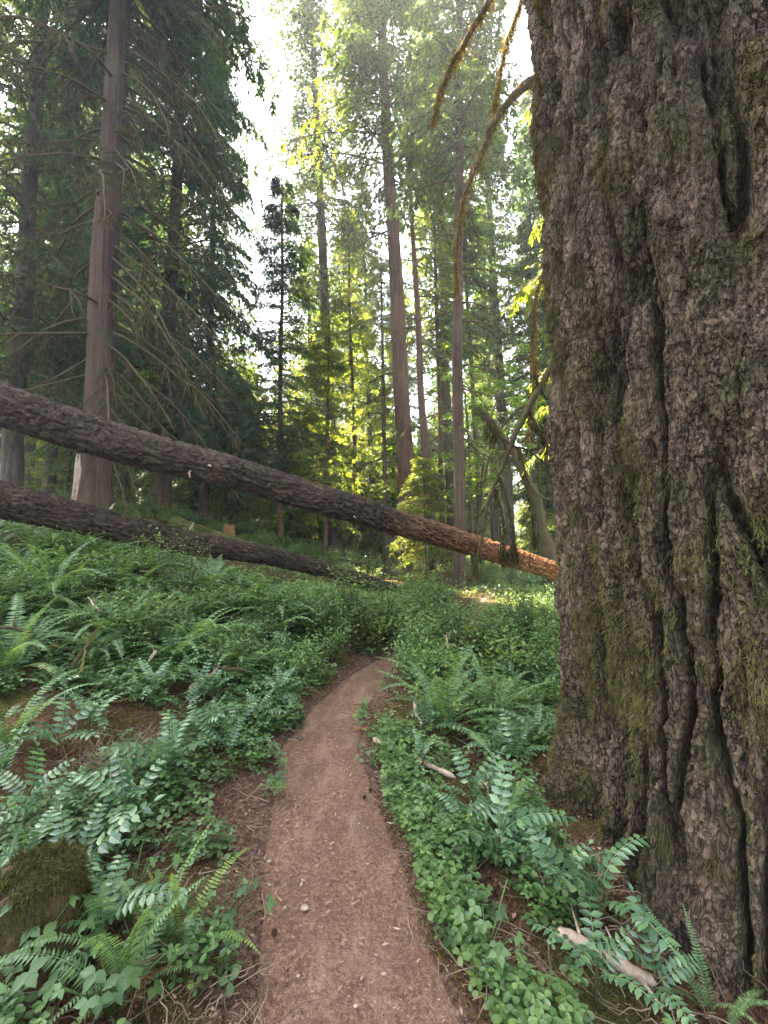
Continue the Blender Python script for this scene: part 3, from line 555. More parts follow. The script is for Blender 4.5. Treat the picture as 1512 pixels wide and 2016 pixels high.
tree('fir_tree', 'dark fir trunk behind the hanging broken branch', 1003, 22, .36, 30, bark='bark_grey', foliage='conifer', seed=12, lean=(-1.2, 0),
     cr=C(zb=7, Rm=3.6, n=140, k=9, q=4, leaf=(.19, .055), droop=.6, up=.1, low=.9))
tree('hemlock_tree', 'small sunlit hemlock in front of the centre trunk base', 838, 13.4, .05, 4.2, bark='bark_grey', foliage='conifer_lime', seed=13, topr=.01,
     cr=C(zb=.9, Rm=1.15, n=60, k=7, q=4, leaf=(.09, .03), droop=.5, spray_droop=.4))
tree('hemlock_tree', 'dense dark hemlock at the far left edge behind the logs', 20, 11.5, .25, 25, bark='bark_grey', foliage='conifer', seed=14,
     cr=C(zb=3.2, Rm=3.2, n=165, k=12, q=7, leaf=(.13, .03), droop=.7, up=.1, spray_droop=.6, prof=.4, low=.8))
tree('hemlock_tree', 'olive hemlock between the far left edge and the cedar', 95, 16, .2, 27, bark='bark_grey', foliage='conifer', seed=15,
     cr=C(zb=5, Rm=3.4, n=180, k=11, q=6, leaf=(.15, .035), droop=.6, up=.1, spray_droop=.5, prof=.4, low=.8))
tree('hemlock_tree', 'young lime green hemlock glimpsed behind the left cedar trunk', 130, 17, .08, 8, bark='bark_grey', foliage='conifer_lime', seed=16, topr=.015,
     cr=C(zb=1, Rm=2.4, n=110, k=8, q=4, leaf=(.13, .035), droop=.45, spray_droop=.4))
tree('hemlock_tree', 'slim brown hemlock pole under the dark boughs behind the log', 402, 17.5, .17, 22, bark='bark_red', foliage='conifer_blue', seed=17,
     cr=C(zb=3, Rm=3.0, n=150, k=10, q=6, leaf=(.15, .035), droop=.65, spray_droop=.6, prof=.6, low=.8))

LX = [-400, 0, 220, 400, 520, 650, 750, 830, 900, 1100, 1900]; LY = [1000, 1015, 1062, 1112, 1136, 1163, 1174, 1150, 1165, 1180, 1180]
def toohigh(x, y, h):                        # would a plant here hide the fallen logs or the feet of the trunks from the path?
    z = float(H(x, y))+h; px = 756+FPX*x/y; py = 1060-(z-CAMZ)*FPX/y
    return y < 12 and py < np.interp(px, LX, LY)
# ------------------------------------------------------------------ shared background conifers
protos = []
for i, (Ht, Rm, n, zb, fol) in enumerate([(30, 3.2, 130, 6, 'conifer'), (26, 3.0, 130, 4, 'conifer_blue'), (34, 3.6, 140, 9, 'conifer'), (22, 2.9, 130, 3, 'conifer_blue'), (12, 2.6, 70, 1, 'conifer_lime')]):
    mb = MB(); trunk(mb, Ht, .008*Ht+.05, .03, (0, 0), 12, 40, .02, i); tm = mb.mesh('trunk', M['bark_grey'])
    mb = MB(); crown(mb, axis(Ht, (0, 0), i), Ht, zb=zb, Rm=Rm, n=n, k=8, q=3, leaf=(.28, .085), droop=.6, up=.1, seed=40+i, prof=.55, low=.7, twigs=False)
    protos.append((tm, mb.mesh('crown', [M[fol], M['bark_grey']], False)))
r = np.random.default_rng(77); placed = []
LAB = 'hazy conifer standing deep in the forest behind the nearer trunks'
def gap(px, D): return 430 < px < 620
tries = 0
while len(placed) < 150 and tries < 9000:
    tries += 1; D = 19 + 62*r.random()**1.35; px = -350 + 2150*r.random(); x = (px-756)/FPX*D
    if any((x-a)**2+(D-b)**2 < 3.2**2 for a, b in placed) or abs(x-pc(D)) < 2.2: continue
    kind = int(r.integers(0, 5)); sc = .8+.4*r.random()
    rx, ry = x-2.6, D-11; al = rx*math.sin(SUN_AZ)+ry*math.cos(SUN_AZ); pe = abs(rx*math.cos(SUN_AZ)-ry*math.sin(SUN_AZ))      # keep the light shaft onto the log end open
    if al > 0 and pe < 6.5 and al*math.tan(SUN_EL) < 34:
        if al*math.tan(SUN_EL) < 9: continue
        kind = 4; sc = .7
    if 455 < px < 605: sc *= min(1, .42*D/[30, 26, 34, 22, 12][kind]/sc*1.0) if D < 60 else .8
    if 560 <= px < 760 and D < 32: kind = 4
    placed.append((x, D)); t = thing('conifer_tree', LAB, 'tree', (x, D, clearz(x, D)), r.random()*6.28, 'conifers deep in the forest', sc)
    link('trunk', protos[kind][0], t); link('crown', protos[kind][1], t)
r = np.random.default_rng(79); c_ = 0
while c_ < 46:                               # young trees filling the light-green middle storey
    D = 17+26*r.random(); px = 590+560*r.random() if c_ < 34 else 380+220*r.random(); x = (px-756)/FPX*D
    if any((x-a)**2+(D-b)**2 < 1.8**2 for a, b in placed) or abs(x-pc(D)) < 1.6: continue
    rx, ry = x-2.6, D-11; al = rx*math.sin(SUN_AZ)+ry*math.cos(SUN_AZ); pe = abs(rx*math.cos(SUN_AZ)-ry*math.sin(SUN_AZ))
    if (pe < 4 and 0 < al < 9) or (770 < px < 1000 and D < 24): continue
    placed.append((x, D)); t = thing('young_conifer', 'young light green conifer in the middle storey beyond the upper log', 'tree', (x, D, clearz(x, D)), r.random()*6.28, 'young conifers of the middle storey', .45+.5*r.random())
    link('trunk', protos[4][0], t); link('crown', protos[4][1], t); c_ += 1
# far-off wood: one mass
mb = MB(); r = np.random.default_rng(78); n = 420; D = 78+75*r.random(n); X_ = (-1.1+2.2*r.random(n))*D; Ht = 20+14*r.random(n); k = 130
for i in range(n):
    t = r.random(k); a_ = r.random(k)*2*pi; rad = (.4+3.2*(1-t)**.8); p = np.stack([X_[i]+rad*.45*np.cos(a_), D[i]+rad*.45*np.sin(a_), clearz(X_[i], D[i])+1+t*Ht[i]], -1)
    blades(mb, p, np.stack([np.cos(a_), np.sin(a_), -.5+0*a_], -1), np.stack([-np.sin(a_), np.cos(a_), .2*r.normal(size=k)], -1), rad*.75+.3, .5+.3*(1-t), np.clip(.5+.25*r.normal(size=k), 0, 1), 0, .2)
    tubes(mb, np.array([[X_[i], D[i], 0], [X_[i], D[i], Ht[i]]]), np.array([.3, .05]), 5, .3, 1)
tag(mb.obj('distant_forest', [M['conifer_blue'], M['bark_grey']], smooth=False), 'far-off mass of hazy forest closing the view behind all trunks', 'forest', kind='stuff')

# ------------------------------------------------------------------ broadleaf trees
STAR = []
for k_ in range(10):
    a_ = k_/10*2*pi; rr_ = .5 if k_ % 2 == 0 else .27; STAR.append((rr_*math.cos(a_)+.35, rr_*math.sin(a_), -.06 if k_ % 2 == 0 else 0))
STARV = np.array(STAR+[(.35, 0, .03)]); START = [(k_, (k_+1) % 10, 10) for k_ in range(10)]
def maple_limb(mb, pts, r0, r, sides=7, mw=1):
    P = np.array(pts, float); t = np.linspace(0, len(P)-1, len(P)*6); i0 = t.astype(int).clip(0, len(P)-2); f = t-i0
    # catmull-rom
    g = lambda k_: P[np.clip(k_, 0, len(P)-1)]
    p0, p1, p2, p3 = g(i0-1), g(i0), g(i0+1), g(i0+2); f = f[:, None]
    Q_ = .5*((2*p1)+(-p0+p2)*f+(2*p0-5*p1+4*p2-p3)*f**2+(-p0+3*p1-3*p2+p3)*f**3)
    Q_ += r.normal(0, r0*.12, Q_.shape); s = np.linspace(0, 1, len(Q_)); rr_ = r0*(1-.78*s)*(1+.2*vnoise(s*14, r.random()*9)); tubes(mb, Q_, rr_, sides, .5, mw); return Q_, rr_
def leafcloud(mb, c, rad, n, size, r, flat=.35, m=0):
    p = c + nrm(r.normal(0, 1, (n, 3)))*(r.random((n, 1))**.5)*np.array([rad, rad, rad*flat]); p[:, 2] += .06*vnoise(p[:, 0]*5, p[:, 1]*5)
    Mx = rotmats(r.random(n)*6.28, r.random(n)*6.28, np.abs(r.normal(.25, .3, n)), size*(.6+.7*r.random(n))); stamp(mb, STARV, [], START, p, Mx, np.clip(r.random(n), 0, 1), m)
def maple(px, D, h, spread, nclump, label, seed, lean=0, size=.11, r0=.07, dens=60):
    r = np.random.default_rng(seed); x = (px-756)/FPX*D; root = thing('vine_maple', label, 'tree', (x, D, clearz(x, D)))
    mb = MB(); ml = MB()
    for s_ in range(5):
        a_ = r.random()*6.28; tip = np.array([math.cos(a_)*spread*.8+lean, math.sin(a_)*spread*.8, h*(.7+.3*r.random())])
        Q_, _ = maple_limb(mb, [(0, 0, -.1), tip*[.15, .15, .4], tip*[.45, .45, .8], tip], r0*(.6+.4*r.random()), r, mw=0)
        for c in range(nclump):
            k_ = int(len(Q_)*(.35+.65*r.random()))-1; c0 = Q_[k_]; e = c0 + np.array([r.normal(0, .5), r.normal(0, .5), r.normal(.05, .2)])*spread*.6
            tubes(mb, np.stack([c0, (c0+e)/2+[0, 0, .1], e]), np.array([.015, .01, .004]), 4, .5, 0); leafcloud(ml, e, .35+.35*r.random(), dens, size, r, .3)
    mb.obj('trunk', M['limb'], root); ml.obj('crown', M['maple'], root, smooth=False); return root
maple(930, 17, 9.5, 2.2, 11, 'bright green maple whose leaves glow beside the slender fir', 31, .6, .15, .09, 70)
maple(985, 24, 11, 3, 11, 'pale green maple further back right of the dark fir trunk', 32, 0, .19, .1, 70)
maple(710, 22, 6.5, 2.6, 10, 'yellow green maple glowing behind the log left of the red trunk', 33, 0, .15, .08, 60)
maple(450, 19, 6, 2.6, 9, 'bright green maple under the edge of the dark hemlock', 34, 0, .15, .08, 60)
maple(150, 20, 9, 3, 9, 'light green maple glimpsed left of the cedar trunk', 35, 0, .16, .08, 60)
maple(880, 21, 7.5, 2.2, 9, 'green maple between the centre trunks and the slender fir', 36, 0, .15, .08, 60)

# leaning mossy maple trunk behind the log at right
def bentree():
    r = np.random.default_rng(44); b = at(1085, 1112, 13.0); zb = clearz(b[0], b[1]); root = thing('leaning_maple', 'dark bent maple trunk leaning left behind the sunlit log end', 'tree', (b[0], b[1], zb)); b = np.array([b[0], b[1], zb])
    mb = MB(); P = lambda px, py, D: at(px, py, D)-b
    maple_limb(mb, [(0, 0, -.2), P(1075, 1060, 13), P(1045, 960, 13), P(1005, 880, 13.2), P(960, 820, 13.5), P(925, 800, 13.6)], .24, r, 14, 0)
    maple_limb(mb, [P(1030, 930, 13), P(1060, 975, 12.6), P(1095, 985, 12)], .1, r, 8, 0)
    mb.obj('trunk', M['limb'], root); ml = MB()
    for c in range(10): leafcloud(ml, P(930+60*r.random(), 760+120*r.random(), 13.5), .45, 50, .12, r)
    ml.obj('crown', M['maple'], root, smooth=False)
bentree()

# vine maple hidden behind the giant, its mossy limbs reaching out
def moss_on(mb, Q_, rr, r, n, L, m=1):
    i0 = r.integers(0, len(Q_)-1, n); f = r.random((n, 1)); cl = (vnoise(i0*.45, r.random()*20+0*i0)*.5+.5); c = Q_[i0]*(1-f)+Q_[i0+1]*f + r.normal(0, 1, (n, 3))*(rr[i0]*.75)[:, None]
    blades(mb, c, -UP+r.normal(0, .4, (n, 3)), r.normal(0, 1, (n, 3)), L*(.25+r.random(n)**2*(.4+1.4*cl)), .006+.006*r.random(n), np.clip(r.random(n), 0, 1), m, .1, .3)
def vinemaple():
    r = np.random.default_rng(51); b0 = np.array([3.55, 5.2, clearz(3.55, 5.2)]); root = thing('mossy_vine_maple', 'moss draped arching limbs reaching out from behind the giant trunk', 'tree', b0)
    P = lambda px, py, D: at(px, py, D)-b0
    mb = MB(); Q_, rr = maple_limb(mb, [(0, 0, -.2), P(1200, 900, 5.2), P(1190, 500, 5.2), P(1180, 200, 5.0)], .09, r, 10, 0); mb.obj('trunk', M['limb'], root)
    arcs = [([P(1190, 230, 5.0), P(1100, 135, 4.9), P(1035, 168, 4.8), P(975, 235, 4.7), P(945, 310, 4.7), P(915, 385, 4.6), P(901, 480, 4.6), P(898, 580, 4.6)], .045),
            ([P(1185, 100, 5.0), P(1080, -90, 4.6), P(1000, -60, 4.4), P(955, 15, 4.3), P(905, 100, 4.3), P(870, 170, 4.3), P(853, 245, 4.3)], .036),
            ([P(1180, 120, 5.0), P(1060, -30, 4.8), P(1012, 45, 4.8), P(990, 120, 4.8), P(972, 215, 4.8)], .03),
            ([P(1190, 560, 5.2), P(1110, 500, 4.9), P(1062, 560, 4.8), P(1050, 660, 4.8), P(1053, 730, 4.8), P(1046, 800, 4.7), P(1040, 860, 4.7)], .022)]
    for pts, r0 in arcs:
        mb = MB(); Q_, rr = maple_limb(mb, pts, r0*1.5, r, 8, 0); moss_on(mb, Q_, rr, r, 2600, .11)
        for t_ in range(4):
            k_ = r.integers(len(Q_)//2, len(Q_)-1); ss = np.linspace(0, 1, 6)[:, None]; e = np.array([r.normal(0, .12), r.normal(0, .12), -.1-.2*r.random()])
            tubes(mb, Q_[k_]+e*ss+r.normal(0, .008, (6, 3))*ss, np.full(6, .004), 4, .5, 0)
        mb.obj('limb', [M['limb'], M['goldmoss']], root)  # moss brighter than on other limbs: sunlight put into its colour
vinemaple()

# broken branch hanging in front of the log, mossy tassels
def hanging():
    r = np.random.default_rng(52); b0 = at(1078, 735, 3.9); root = thing('broken_branch', 'mossy broken branch hanging beside the giant trunk over the sunlit log', 'branch', b0)
    P = lambda px, py, D=3.9: at(px, py, D)-b0
    mb = MB(); Q_, rr = maple_limb(mb, [P(1130, 640), P(1078, 735), P(1040, 805), P(1008, 870), P(985, 930), P(962, 985), P(950, 1050), P(938, 1105), P(925, 1140)], .034, r, 8, 0); moss_on(mb, Q_, rr, r, 500, .06); mb.obj('main_stem', [M['limb'], M['hangmoss']], root)
    subs = [([P(1042, 805), P(1055, 840), P(1064, 870), P(1050, 885), P(1020, 880), P(985, 860), P(955, 825)], .017), ([P(1046, 835), P(1062, 848), P(1100, 850)], .02),
            ([P(1022, 882), P(1036, 940), P(1045, 1000), P(1054, 1060)], .018), ([P(985, 940), P(1002, 1000), P(1010, 1060), P(1012, 1085)], .014), ([P(975, 965), P(988, 1010), P(992, 1060), P(990, 1100)], .016),
            ([P(1035, 885), P(1065, 905), P(1078, 925), P(1077, 975)], .009), ([P(962, 985), P(945, 1010), P(930, 1020)], .008), ([P(1005, 875), P(985, 900), P(975, 880)], .008), ([P(1054, 905), P(1060, 930), P(1052, 945), P(1030, 950)], .006),
            ([P(1052, 735), P(1062, 760), P(1085, 800)], .012), ([P(955, 825), P(935, 812)], .006)]
    for i, (pts, r0) in enumerate(subs):
        mb = MB(); Q_, rr = maple_limb(mb, pts, r0, r, 6, 0); moss_on(mb, Q_, rr, r, 260 if r0 > .01 else 80, .09 if i in (2, 3, 4) else .05); mb.obj('twig', [M['limb'], M['hangmoss']], root)
    # tassels
    mb = MB()
    for (px, py) in ((992, 1090), (1012, 1085), (1054, 1060), (938, 1110), (962, 840), (975, 850), (1075, 870), (1090, 880)):
        c = P(px, py); m_ = 120; blades(mb, c+r.normal(0, 1, (m_, 3))*[.02, .02, .05], -UP+r.normal(0, .2, (m_, 3)), r.normal(0, 1, (m_, 3)), .05+.1*r.random(m_), .008, r.random(m_), 0, .05, .3)
    mb.obj('moss_tassel', M['hangmoss'], root, smooth=False)
hanging()
# sunlit redcedar boughs by the giant's edge
def bough():
    x, y = 5.2, 7.4; zb = clearz(x, y); root = thing('young_cedar', 'young cedar with glowing yellow green sprays beside the giant trunk', 'tree', (x, y, zb))
    mb = MB(); trunk(mb, 15, .14, .03, (-.1, 0), 12, 60, .01, 61); mb.obj('trunk', M['bark_cedar'], root)
    mb = MB(); crown(mb, axis(15, (-.1, 0), 61), 15, zb=4.2, Rm=3.5, n=80, k=12, q=7, leaf=(.1, .034), droop=.55, up=.15, seed=62, spray_droop=.8, prof=.5)
    mb.obj('crown', [M['conifer_lime'], M['bark_cedar']], root, smooth=False)
bough()

# ------------------------------------------------------------------ ferns
def frond_mesh(L, seed, arch=.9, wmax=.085, n=34, mat='fern', up=1.15):
    r = np.random.default_rng(seed); mb = MB(); s = np.linspace(0, 1, n+1); th = up - arch*1.7*s**1.3; dl = L/n
    x = np.concatenate([[0], np.cumsum(np.cos(th[:-1])*dl)]); z = np.concatenate([[0], np.cumsum(np.sin(th[:-1])*dl)]); y = .05*L*np.sin(s*2+seed)*s
    P = np.stack([x, y, z], -1); tubes(mb, P, .0028*(1-.7*s), 3, .75)
    T = nrm(np.gradient(P, axis=0)); k0 = int(n*.14)
    for sg in (-1, 1):
        p = P[k0:-1]; t = T[k0:-1]; ss = s[k0:-1]; side = nrm(np.cross(t, UP))*sg; nn = np.cross(side, t)*sg
        w = wmax*np.minimum(1, .45+ss*3)*np.maximum(.04, (1-ss**2.6))*(.9+.2*r.random(len(p))); dirs = side*.95 + t*.33 + np.abs(nn)*0 + r.normal(0, .07, (len(p), 3)) - UP*.15
        blades(mb, p, dirs, t, w, dl*.8, np.clip(.5+.18*r.normal(size=len(p)), 0, 1), 0, -.12*sg, .25)
    return mb.mesh('frond', M[mat], False)
FR = [frond_mesh(1.0, i, a_, .085, 38, 'fern', u_) for i, (a_, u_) in enumerate([(.55, 1.2), (.75, 1.15), (.95, 1.2), (.8, .9), (1.1, 1.3)])]
FL = [frond_mesh(1.0, 50+i, a_, .08, 34, 'fern_light', u_) for i, (a_, u_) in enumerate([(.5, 1.1), (.7, .9)])]
FB = [frond_mesh(1.0, 20+i, 1.3, .06, 28, 'fern_brown', .9) for i in range(2)]
def fern(p, size, label, seed, n=12, group=None, brown=1, rz=None, spread=2*pi):
    r = np.random.default_rng(seed); root = thing('sword_fern', label, 'fern', (p[0], p[1], clearz(p[0], p[1])), 0, group)
    for i in range(n):
        o = link('frond', FL[i % 2] if 'yellow green' in label or 'sunlit' in label else FR[int(r.integers(0, 5))], root, (r.normal(0, .02), r.normal(0, .02), 0)); a_ = (rz or 0)+(i/n-.5)*spread + r.normal(0, .2)  # fern labelled sunlit takes lighter fronds: sun put into the colour
        s_ = size*(.65+.45*r.random()); o.scale = (s_, s_, s_); o.rotation_euler = (r.normal(0, .15), r.normal(-.05, .22), a_)
    for i in range(brown):
        o = link('dead_frond', FB[i % 2], root, (0, 0, .02)); s_ = size*(.5+.3*r.random()); o.scale = (s_, s_, s_); o.rotation_euler = (0, .3, r.random()*6.28)
near = [(15, 1330, .8, 14, 'large sword fern cut by the left edge below the logs'), (90, 1190, .85, 14, 'tall upright sword fern under the left end of the lower log'), (230, 1270, .75, 12, 'broad sword fern on the left slope below the lower log'),
        (30, 1480, .55, 9, 'sword fern spilling fronds at the left edge beside the reddish hollow'), (545, 1330, .5, 10, 'neat upright sword fern left of where the path narrows'), (475, 1210, .6, 12, 'sword fern in front of the tapering lower log'),
        (870, 1450, .75, 16, 'big sword fern right of the path in front of the branches'), (960, 1430, .6, 12, 'sword fern between the big fern and the giant trunk'), (250, 1985, .42, 8, 'low dark sword fern at the bottom left beside the path'),
        (330, 1880, .42, 5, 'yellow green sword fern with three bright fronds at bottom left'), (20, 1735, .3, 5, 'sword fern draped over the mossy stump at left'), (810, 1230, .6, 14, 'rounded sword fern at the bend beyond the path'),
        (1420, 2010, .26, 7, 'small sword fern in the bottom right corner'), (300, 1130, .7, 12, 'dusky sword fern just under the lower log'), (150, 1080, .8, 10, 'sword fern standing between the two logs at left'), (640, 1180, .6, 12, 'sword fern beside the tip of the lower log'),
        (420, 1290, .5, 9, 'spindly sword fern with arching stems on the left slope'), (1080, 1290, .55, 9, 'sword fern in sun at the edge of the giant trunk'), (1040, 1215, .7, 12, 'sunlit sword fern under the orange log end')]
for i, (px, py, s_, n_, lb) in enumerate(near): fern(gnd(px, py), s_*1.12, lb, 200+i, n_+2)
# dense-mesh ferns further off: one mesh each
def fern_one(seed, n):
    r = np.random.default_rng(seed); mb = MB(); N = 18; s = np.linspace(0, 1, N)
    for i in range(n):
        a_ = i/n*2*pi+r.normal(0, .2); L = .6+.4*r.random(); th = 1.2+r.normal(0, .12)-(1.2+.7*r.random())*s**1.3; h_ = np.cumsum(np.cos(th))*L/N; z = np.cumsum(np.sin(th))*L/N
        P = np.stack([h_*math.cos(a_), h_*math.sin(a_), z], -1); tubes(mb, P, .004*(1-.7*s), 3, .7); T = nrm(np.gradient(P, axis=0)); sd_ = nrm(np.cross(T, UP))
        for sg in (-1, 1):
            w = .09*np.minimum(1, .4+s*3)*np.maximum(.05, 1-s**2.4); blades(mb, P[2:], (sd_*sg+T*.3-UP*.12)[2:], T[2:], w[2:], L/N*.85, np.clip(.55+.2*r.normal(size=N-2), 0, 1), 0, -.1*sg, .25)
    return mb.mesh('sword_fern', M['fern'], False)
FM = [fern_one(i, 13) for i in range(4)]
r = np.random.default_rng(300); cnt = 0
LF = {0: 'mid-sized sword fern among the undergrowth on the left slope', 1: 'sword fern on the forest floor beyond the bend of the path'}
FERNS = []
while cnt < 170:
    if cnt < 75: D = 3.5+6*r.random(); x = -1.2-D*.85*r.random()
    else: D = 7.5+18*r.random(); x = (-.75+1.35*r.random())*D
    if abs(x-pc(D)) < .6 or (x-GX)**2+(D-GY)**2 < 1.6 or toohigh(x, D, .4): continue
    k_ = 0 if cnt < 75 else 1; o = link('sword_fern', FM[int(r.integers(0, 4))], None, (x, D, clearz(x, D)-.02)); s_ = (.7 if D > 5 else .45)+.4*r.random(); o.scale = (s_,)*3; o.rotation_euler = (r.normal(0, .1), r.normal(0, .1), r.random()*6.28)
    tag(o, LF[k_], 'fern', ['ferns on the left slope', 'ferns beyond the bend'][k_]); cnt += 1

# ------------------------------------------------------------------ oregon grape
def leaflet():
    V = [(0, 0, 0)]; n = 7; pts = []
    for i in range(n):
        t = (i+1)/(n+1); w = .27*math.sin(pi*t**.75)*(1.12 if i % 2 == 0 else .88); pts.append((t, w))
    mid = [(t, 0, .0-.10*t*t) for t, _ in pts]; L_ = [(t+.02, w, .06*w*4-.10*t*t) for t, w in pts]; R__ = [(t+.02, -w, .06*w*4-.10*t*t) for t, w in pts]
    V += mid+L_+R__+[(1.06, 0, -.13)]; m0, l0, r0_ = 1, 1+n, 1+2*n; tip = 1+3*n; Q_ = []; T_ = [(0, m0, l0), (0, r0_, m0), (m0+n-1, tip, l0+n-1), (m0+n-1, r0_+n-1, tip)]
    for i in range(n-1): Q_ += [(m0+i, m0+i+1, l0+i+1, l0+i), (m0+i, r0_+i, r0_+i+1, m0+i+1)]
    return np.array(V), Q_, T_
LV, LQ, LT = leaflet()
def grape_leaf(seed, npair=8, L=.34, arch=.8, up=1.0):
    r = np.random.default_rng(seed); mb = MB(); n = npair+2; s = np.linspace(0, 1, n+1); th = up-arch*1.4*s; dl = L/n
    x = np.concatenate([[0], np.cumsum(np.cos(th[:-1])*dl)]); z = np.concatenate([[0], np.cumsum(np.sin(th[:-1])*dl)]); P = np.stack([x, 0*x, z], -1); tubes(mb, P, .0022*(1-.5*s), 4, .9)
    T = nrm(np.gradient(P, axis=0)); pos = []; Mx = []
    for i in range(2, n+1):
        for sg in ((-1, 1) if i < n else (0,)):
            t = T[i]; side = np.array([0, 1., 0])*sg if sg else t; d_ = nrm((side*.92+t*.4+r.normal(0, .06, 3)-[0, 0, .12])[None])[0] if sg else t; nn = np.cross(t, [0, 1., 0]); nn = -nn if nn[2] < 0 else nn
            y_ = nrm(np.cross(nn, d_)[None])[0]; z_ = np.cross(d_, y_); sz = .056*(1-.35*abs(i/n-.45)*1.3)*(.9+.2*r.random()); pos.append(P[i]); Mx.append(np.stack([d_, y_, z_], 1)*sz)
    stamp(mb, LV, LQ, LT, np.array(pos), np.array(Mx), np.clip(.5+.2*r.normal(size=len(pos)), 0, 1)); return mb.mesh('leaf', M['grape'], False)
GL = [grape_leaf(i, [7, 8, 9, 7][i], .34, [.5, .8, 1.1, .7][i], [1.1, 1.0, 1.2, .6][i]) for i in range(4)]
GP = 'Oregon grape plants'
def grape(p, size, label, seed, n=7, group=None, h=.12):
    r = np.random.default_rng(seed); root = thing('oregon_grape', label, 'plant', (p[0], p[1], clearz(p[0], p[1])), r.random()*6, group)
    mb = MB(); tubes(mb, np.array([[0, 0, -.03], [.01, 0, h*.5], [.0, .01, h+.03]]), np.array([.006, .005, .004]), 5, .3); mb.obj('stem', M['limb'], root)
    for i in range(n):
        o = link('leaf', GL[int(r.integers(0, 4))], root, (0, 0, h*(.5+.6*r.random()))); s_ = size*(.7+.5*r.random()); o.scale = (s_,)*3; o.rotation_euler = (r.normal(0, .2), r.normal(-.1, .3), i/n*2*pi+r.normal(0, .3))
gr = [(330, 1560, 1.15, 'tall blue green Oregon grape left of the path below the dry twigs', 10), (250, 1640, 1.0, 'Oregon grape beside the dead twiggy bush on the left', 7), (400, 1480, 1.0, 'pale Oregon grape closest to the left edge of the mossy bank', 8),
      (120, 1800, 1.1, 'glossy Oregon grape in front of the mossy stump', 8), (200, 1900, .9, 'spiny Oregon grape spreading at the bottom left', 7), (50, 1620, .9, 'Oregon grape on the left edge above the mossy stump', 6), (110, 1500, .95, 'light green Oregon grape with arching leaves at the left', 7),
      (550, 1390, .9, 'bluish shiny Oregon grape at the left bend of the path', 8), (505, 1440, .8, 'small Oregon grape just left of the path bend', 7), (300, 1380, .8, 'Oregon grape on the slope above the pale one', 7),
      (985, 1720, 1.0, 'dark upright Oregon grape at the foot of the giant trunk', 8), (930, 1620, .9, 'Oregon grape right of the path beside the rotting stick', 6), (1000, 1640, .85, 'Oregon grape touching the left buttress of the giant trunk', 6), (1290, 1990, .85, 'bright Oregon grape at the bottom right in front of the giant trunk', 4),
      (1180, 2000, .8, 'Oregon grape beside the split stick at bottom right', 5), (1020, 1530, .9, 'shiny Oregon grape between the ferns and the giant trunk', 8), (1060, 1470, .8, 'Oregon grape crowding the trunk edge behind the sticks', 7), (830, 1530, .6, 'little Oregon grape by the end of the rotting stick', 5)]
for i, (px, py, s_, lb, n_) in enumerate(gr): grape(gnd(px, py), s_*.9, lb, 400+i, n_, GP)
r = np.random.default_rng(450); c_ = 0
while c_ < 60:
    D = 1.6+4.5*r.random(); x = (-.95+1.5*r.random())*D
    if abs(x-pc(D)) < pw(D)+.25 or (x-GX)**2+(D-GY)**2 < 1.5: continue
    grape((x, D), .55+.35*r.random(), 'Oregon grape scattered in the ground cover '+('left' if x < pc(D) else 'right')+' of the path', 460+c_, 5, 'scattered Oregon grape '+('left' if x < pc(D) else 'right')+' of the path'); c_ += 1

# ------------------------------------------------------------------ broad lobed leaves at the bottom left
BV = []; BQ = []; BT = []
for a_ in (-1.35, 0, 1.35):
    c_, s_ = math.cos(a_), math.sin(a_); b_ = len(BV); W_ = LV*np.array([1, 1.25, 1.3]); BV += [(x*c_-y*s_, x*s_+y*c_, z) for x, y, z in W_]; BQ += [tuple(i+b_ for i in q_) for q_ in LQ]; BT += [tuple(i+b_ for i in q_) for q_ in LT]
BV = np.array(BV)
def broad(p, size, label, seed, n=16, h=.2):
    r = np.random.default_rng(seed); root = thing('broadleaf_plant', label, 'plant', (p[0], p[1], clearz(p[0], p[1]))); mb = MB()
    for i in range(n):
        a_ = r.random()*6.28; o_ = np.array([math.cos(a_), math.sin(a_), 0])*(.03+.14*r.random()); hh = h*(.5+.6*r.random()); ss = np.linspace(0, 1, 6)[:, None]
        P = o_*ss**1.4+UP*hh*ss; tubes(mb, P, np.full(6, .0022), 4, .6); lf = MB(); stamp(lf, BV, BQ, BT, P[-1:], rotmats(np.array([a_]), np.array([a_+r.normal(0, .5)]), np.array([.35+.2*r.random()]), np.array([size*.68*(.6+.6*r.random())])), np.array([.15+.45*r.random()]))
        lf.obj('leaf', M['clover'], root)
    mb.obj('stem', M['bush'], root)
for i, (px, py, s_, lb) in enumerate([(90, 1935, .062, 'bright broad leaved plant near the bottom left corner'), (20, 1975, .065, 'broad leaved plant cut by the bottom left corner'), (215, 2010, .058, 'broad leaved plant on the bottom edge left of the path'), (440, 1850, .045, 'broad leaved seedling at the left edge of the lower path'), (250, 1830, .05, 'small broad leaved plant among the lower left ferns'), (735, 1520, .035, 'tiny broad leaved plant poking into the right edge of the path'), (960, 1900, .045, 'broad leaved plant in the cover at the lower right of the path')]): broad(gnd(px, py), s_, lb, 480+i)
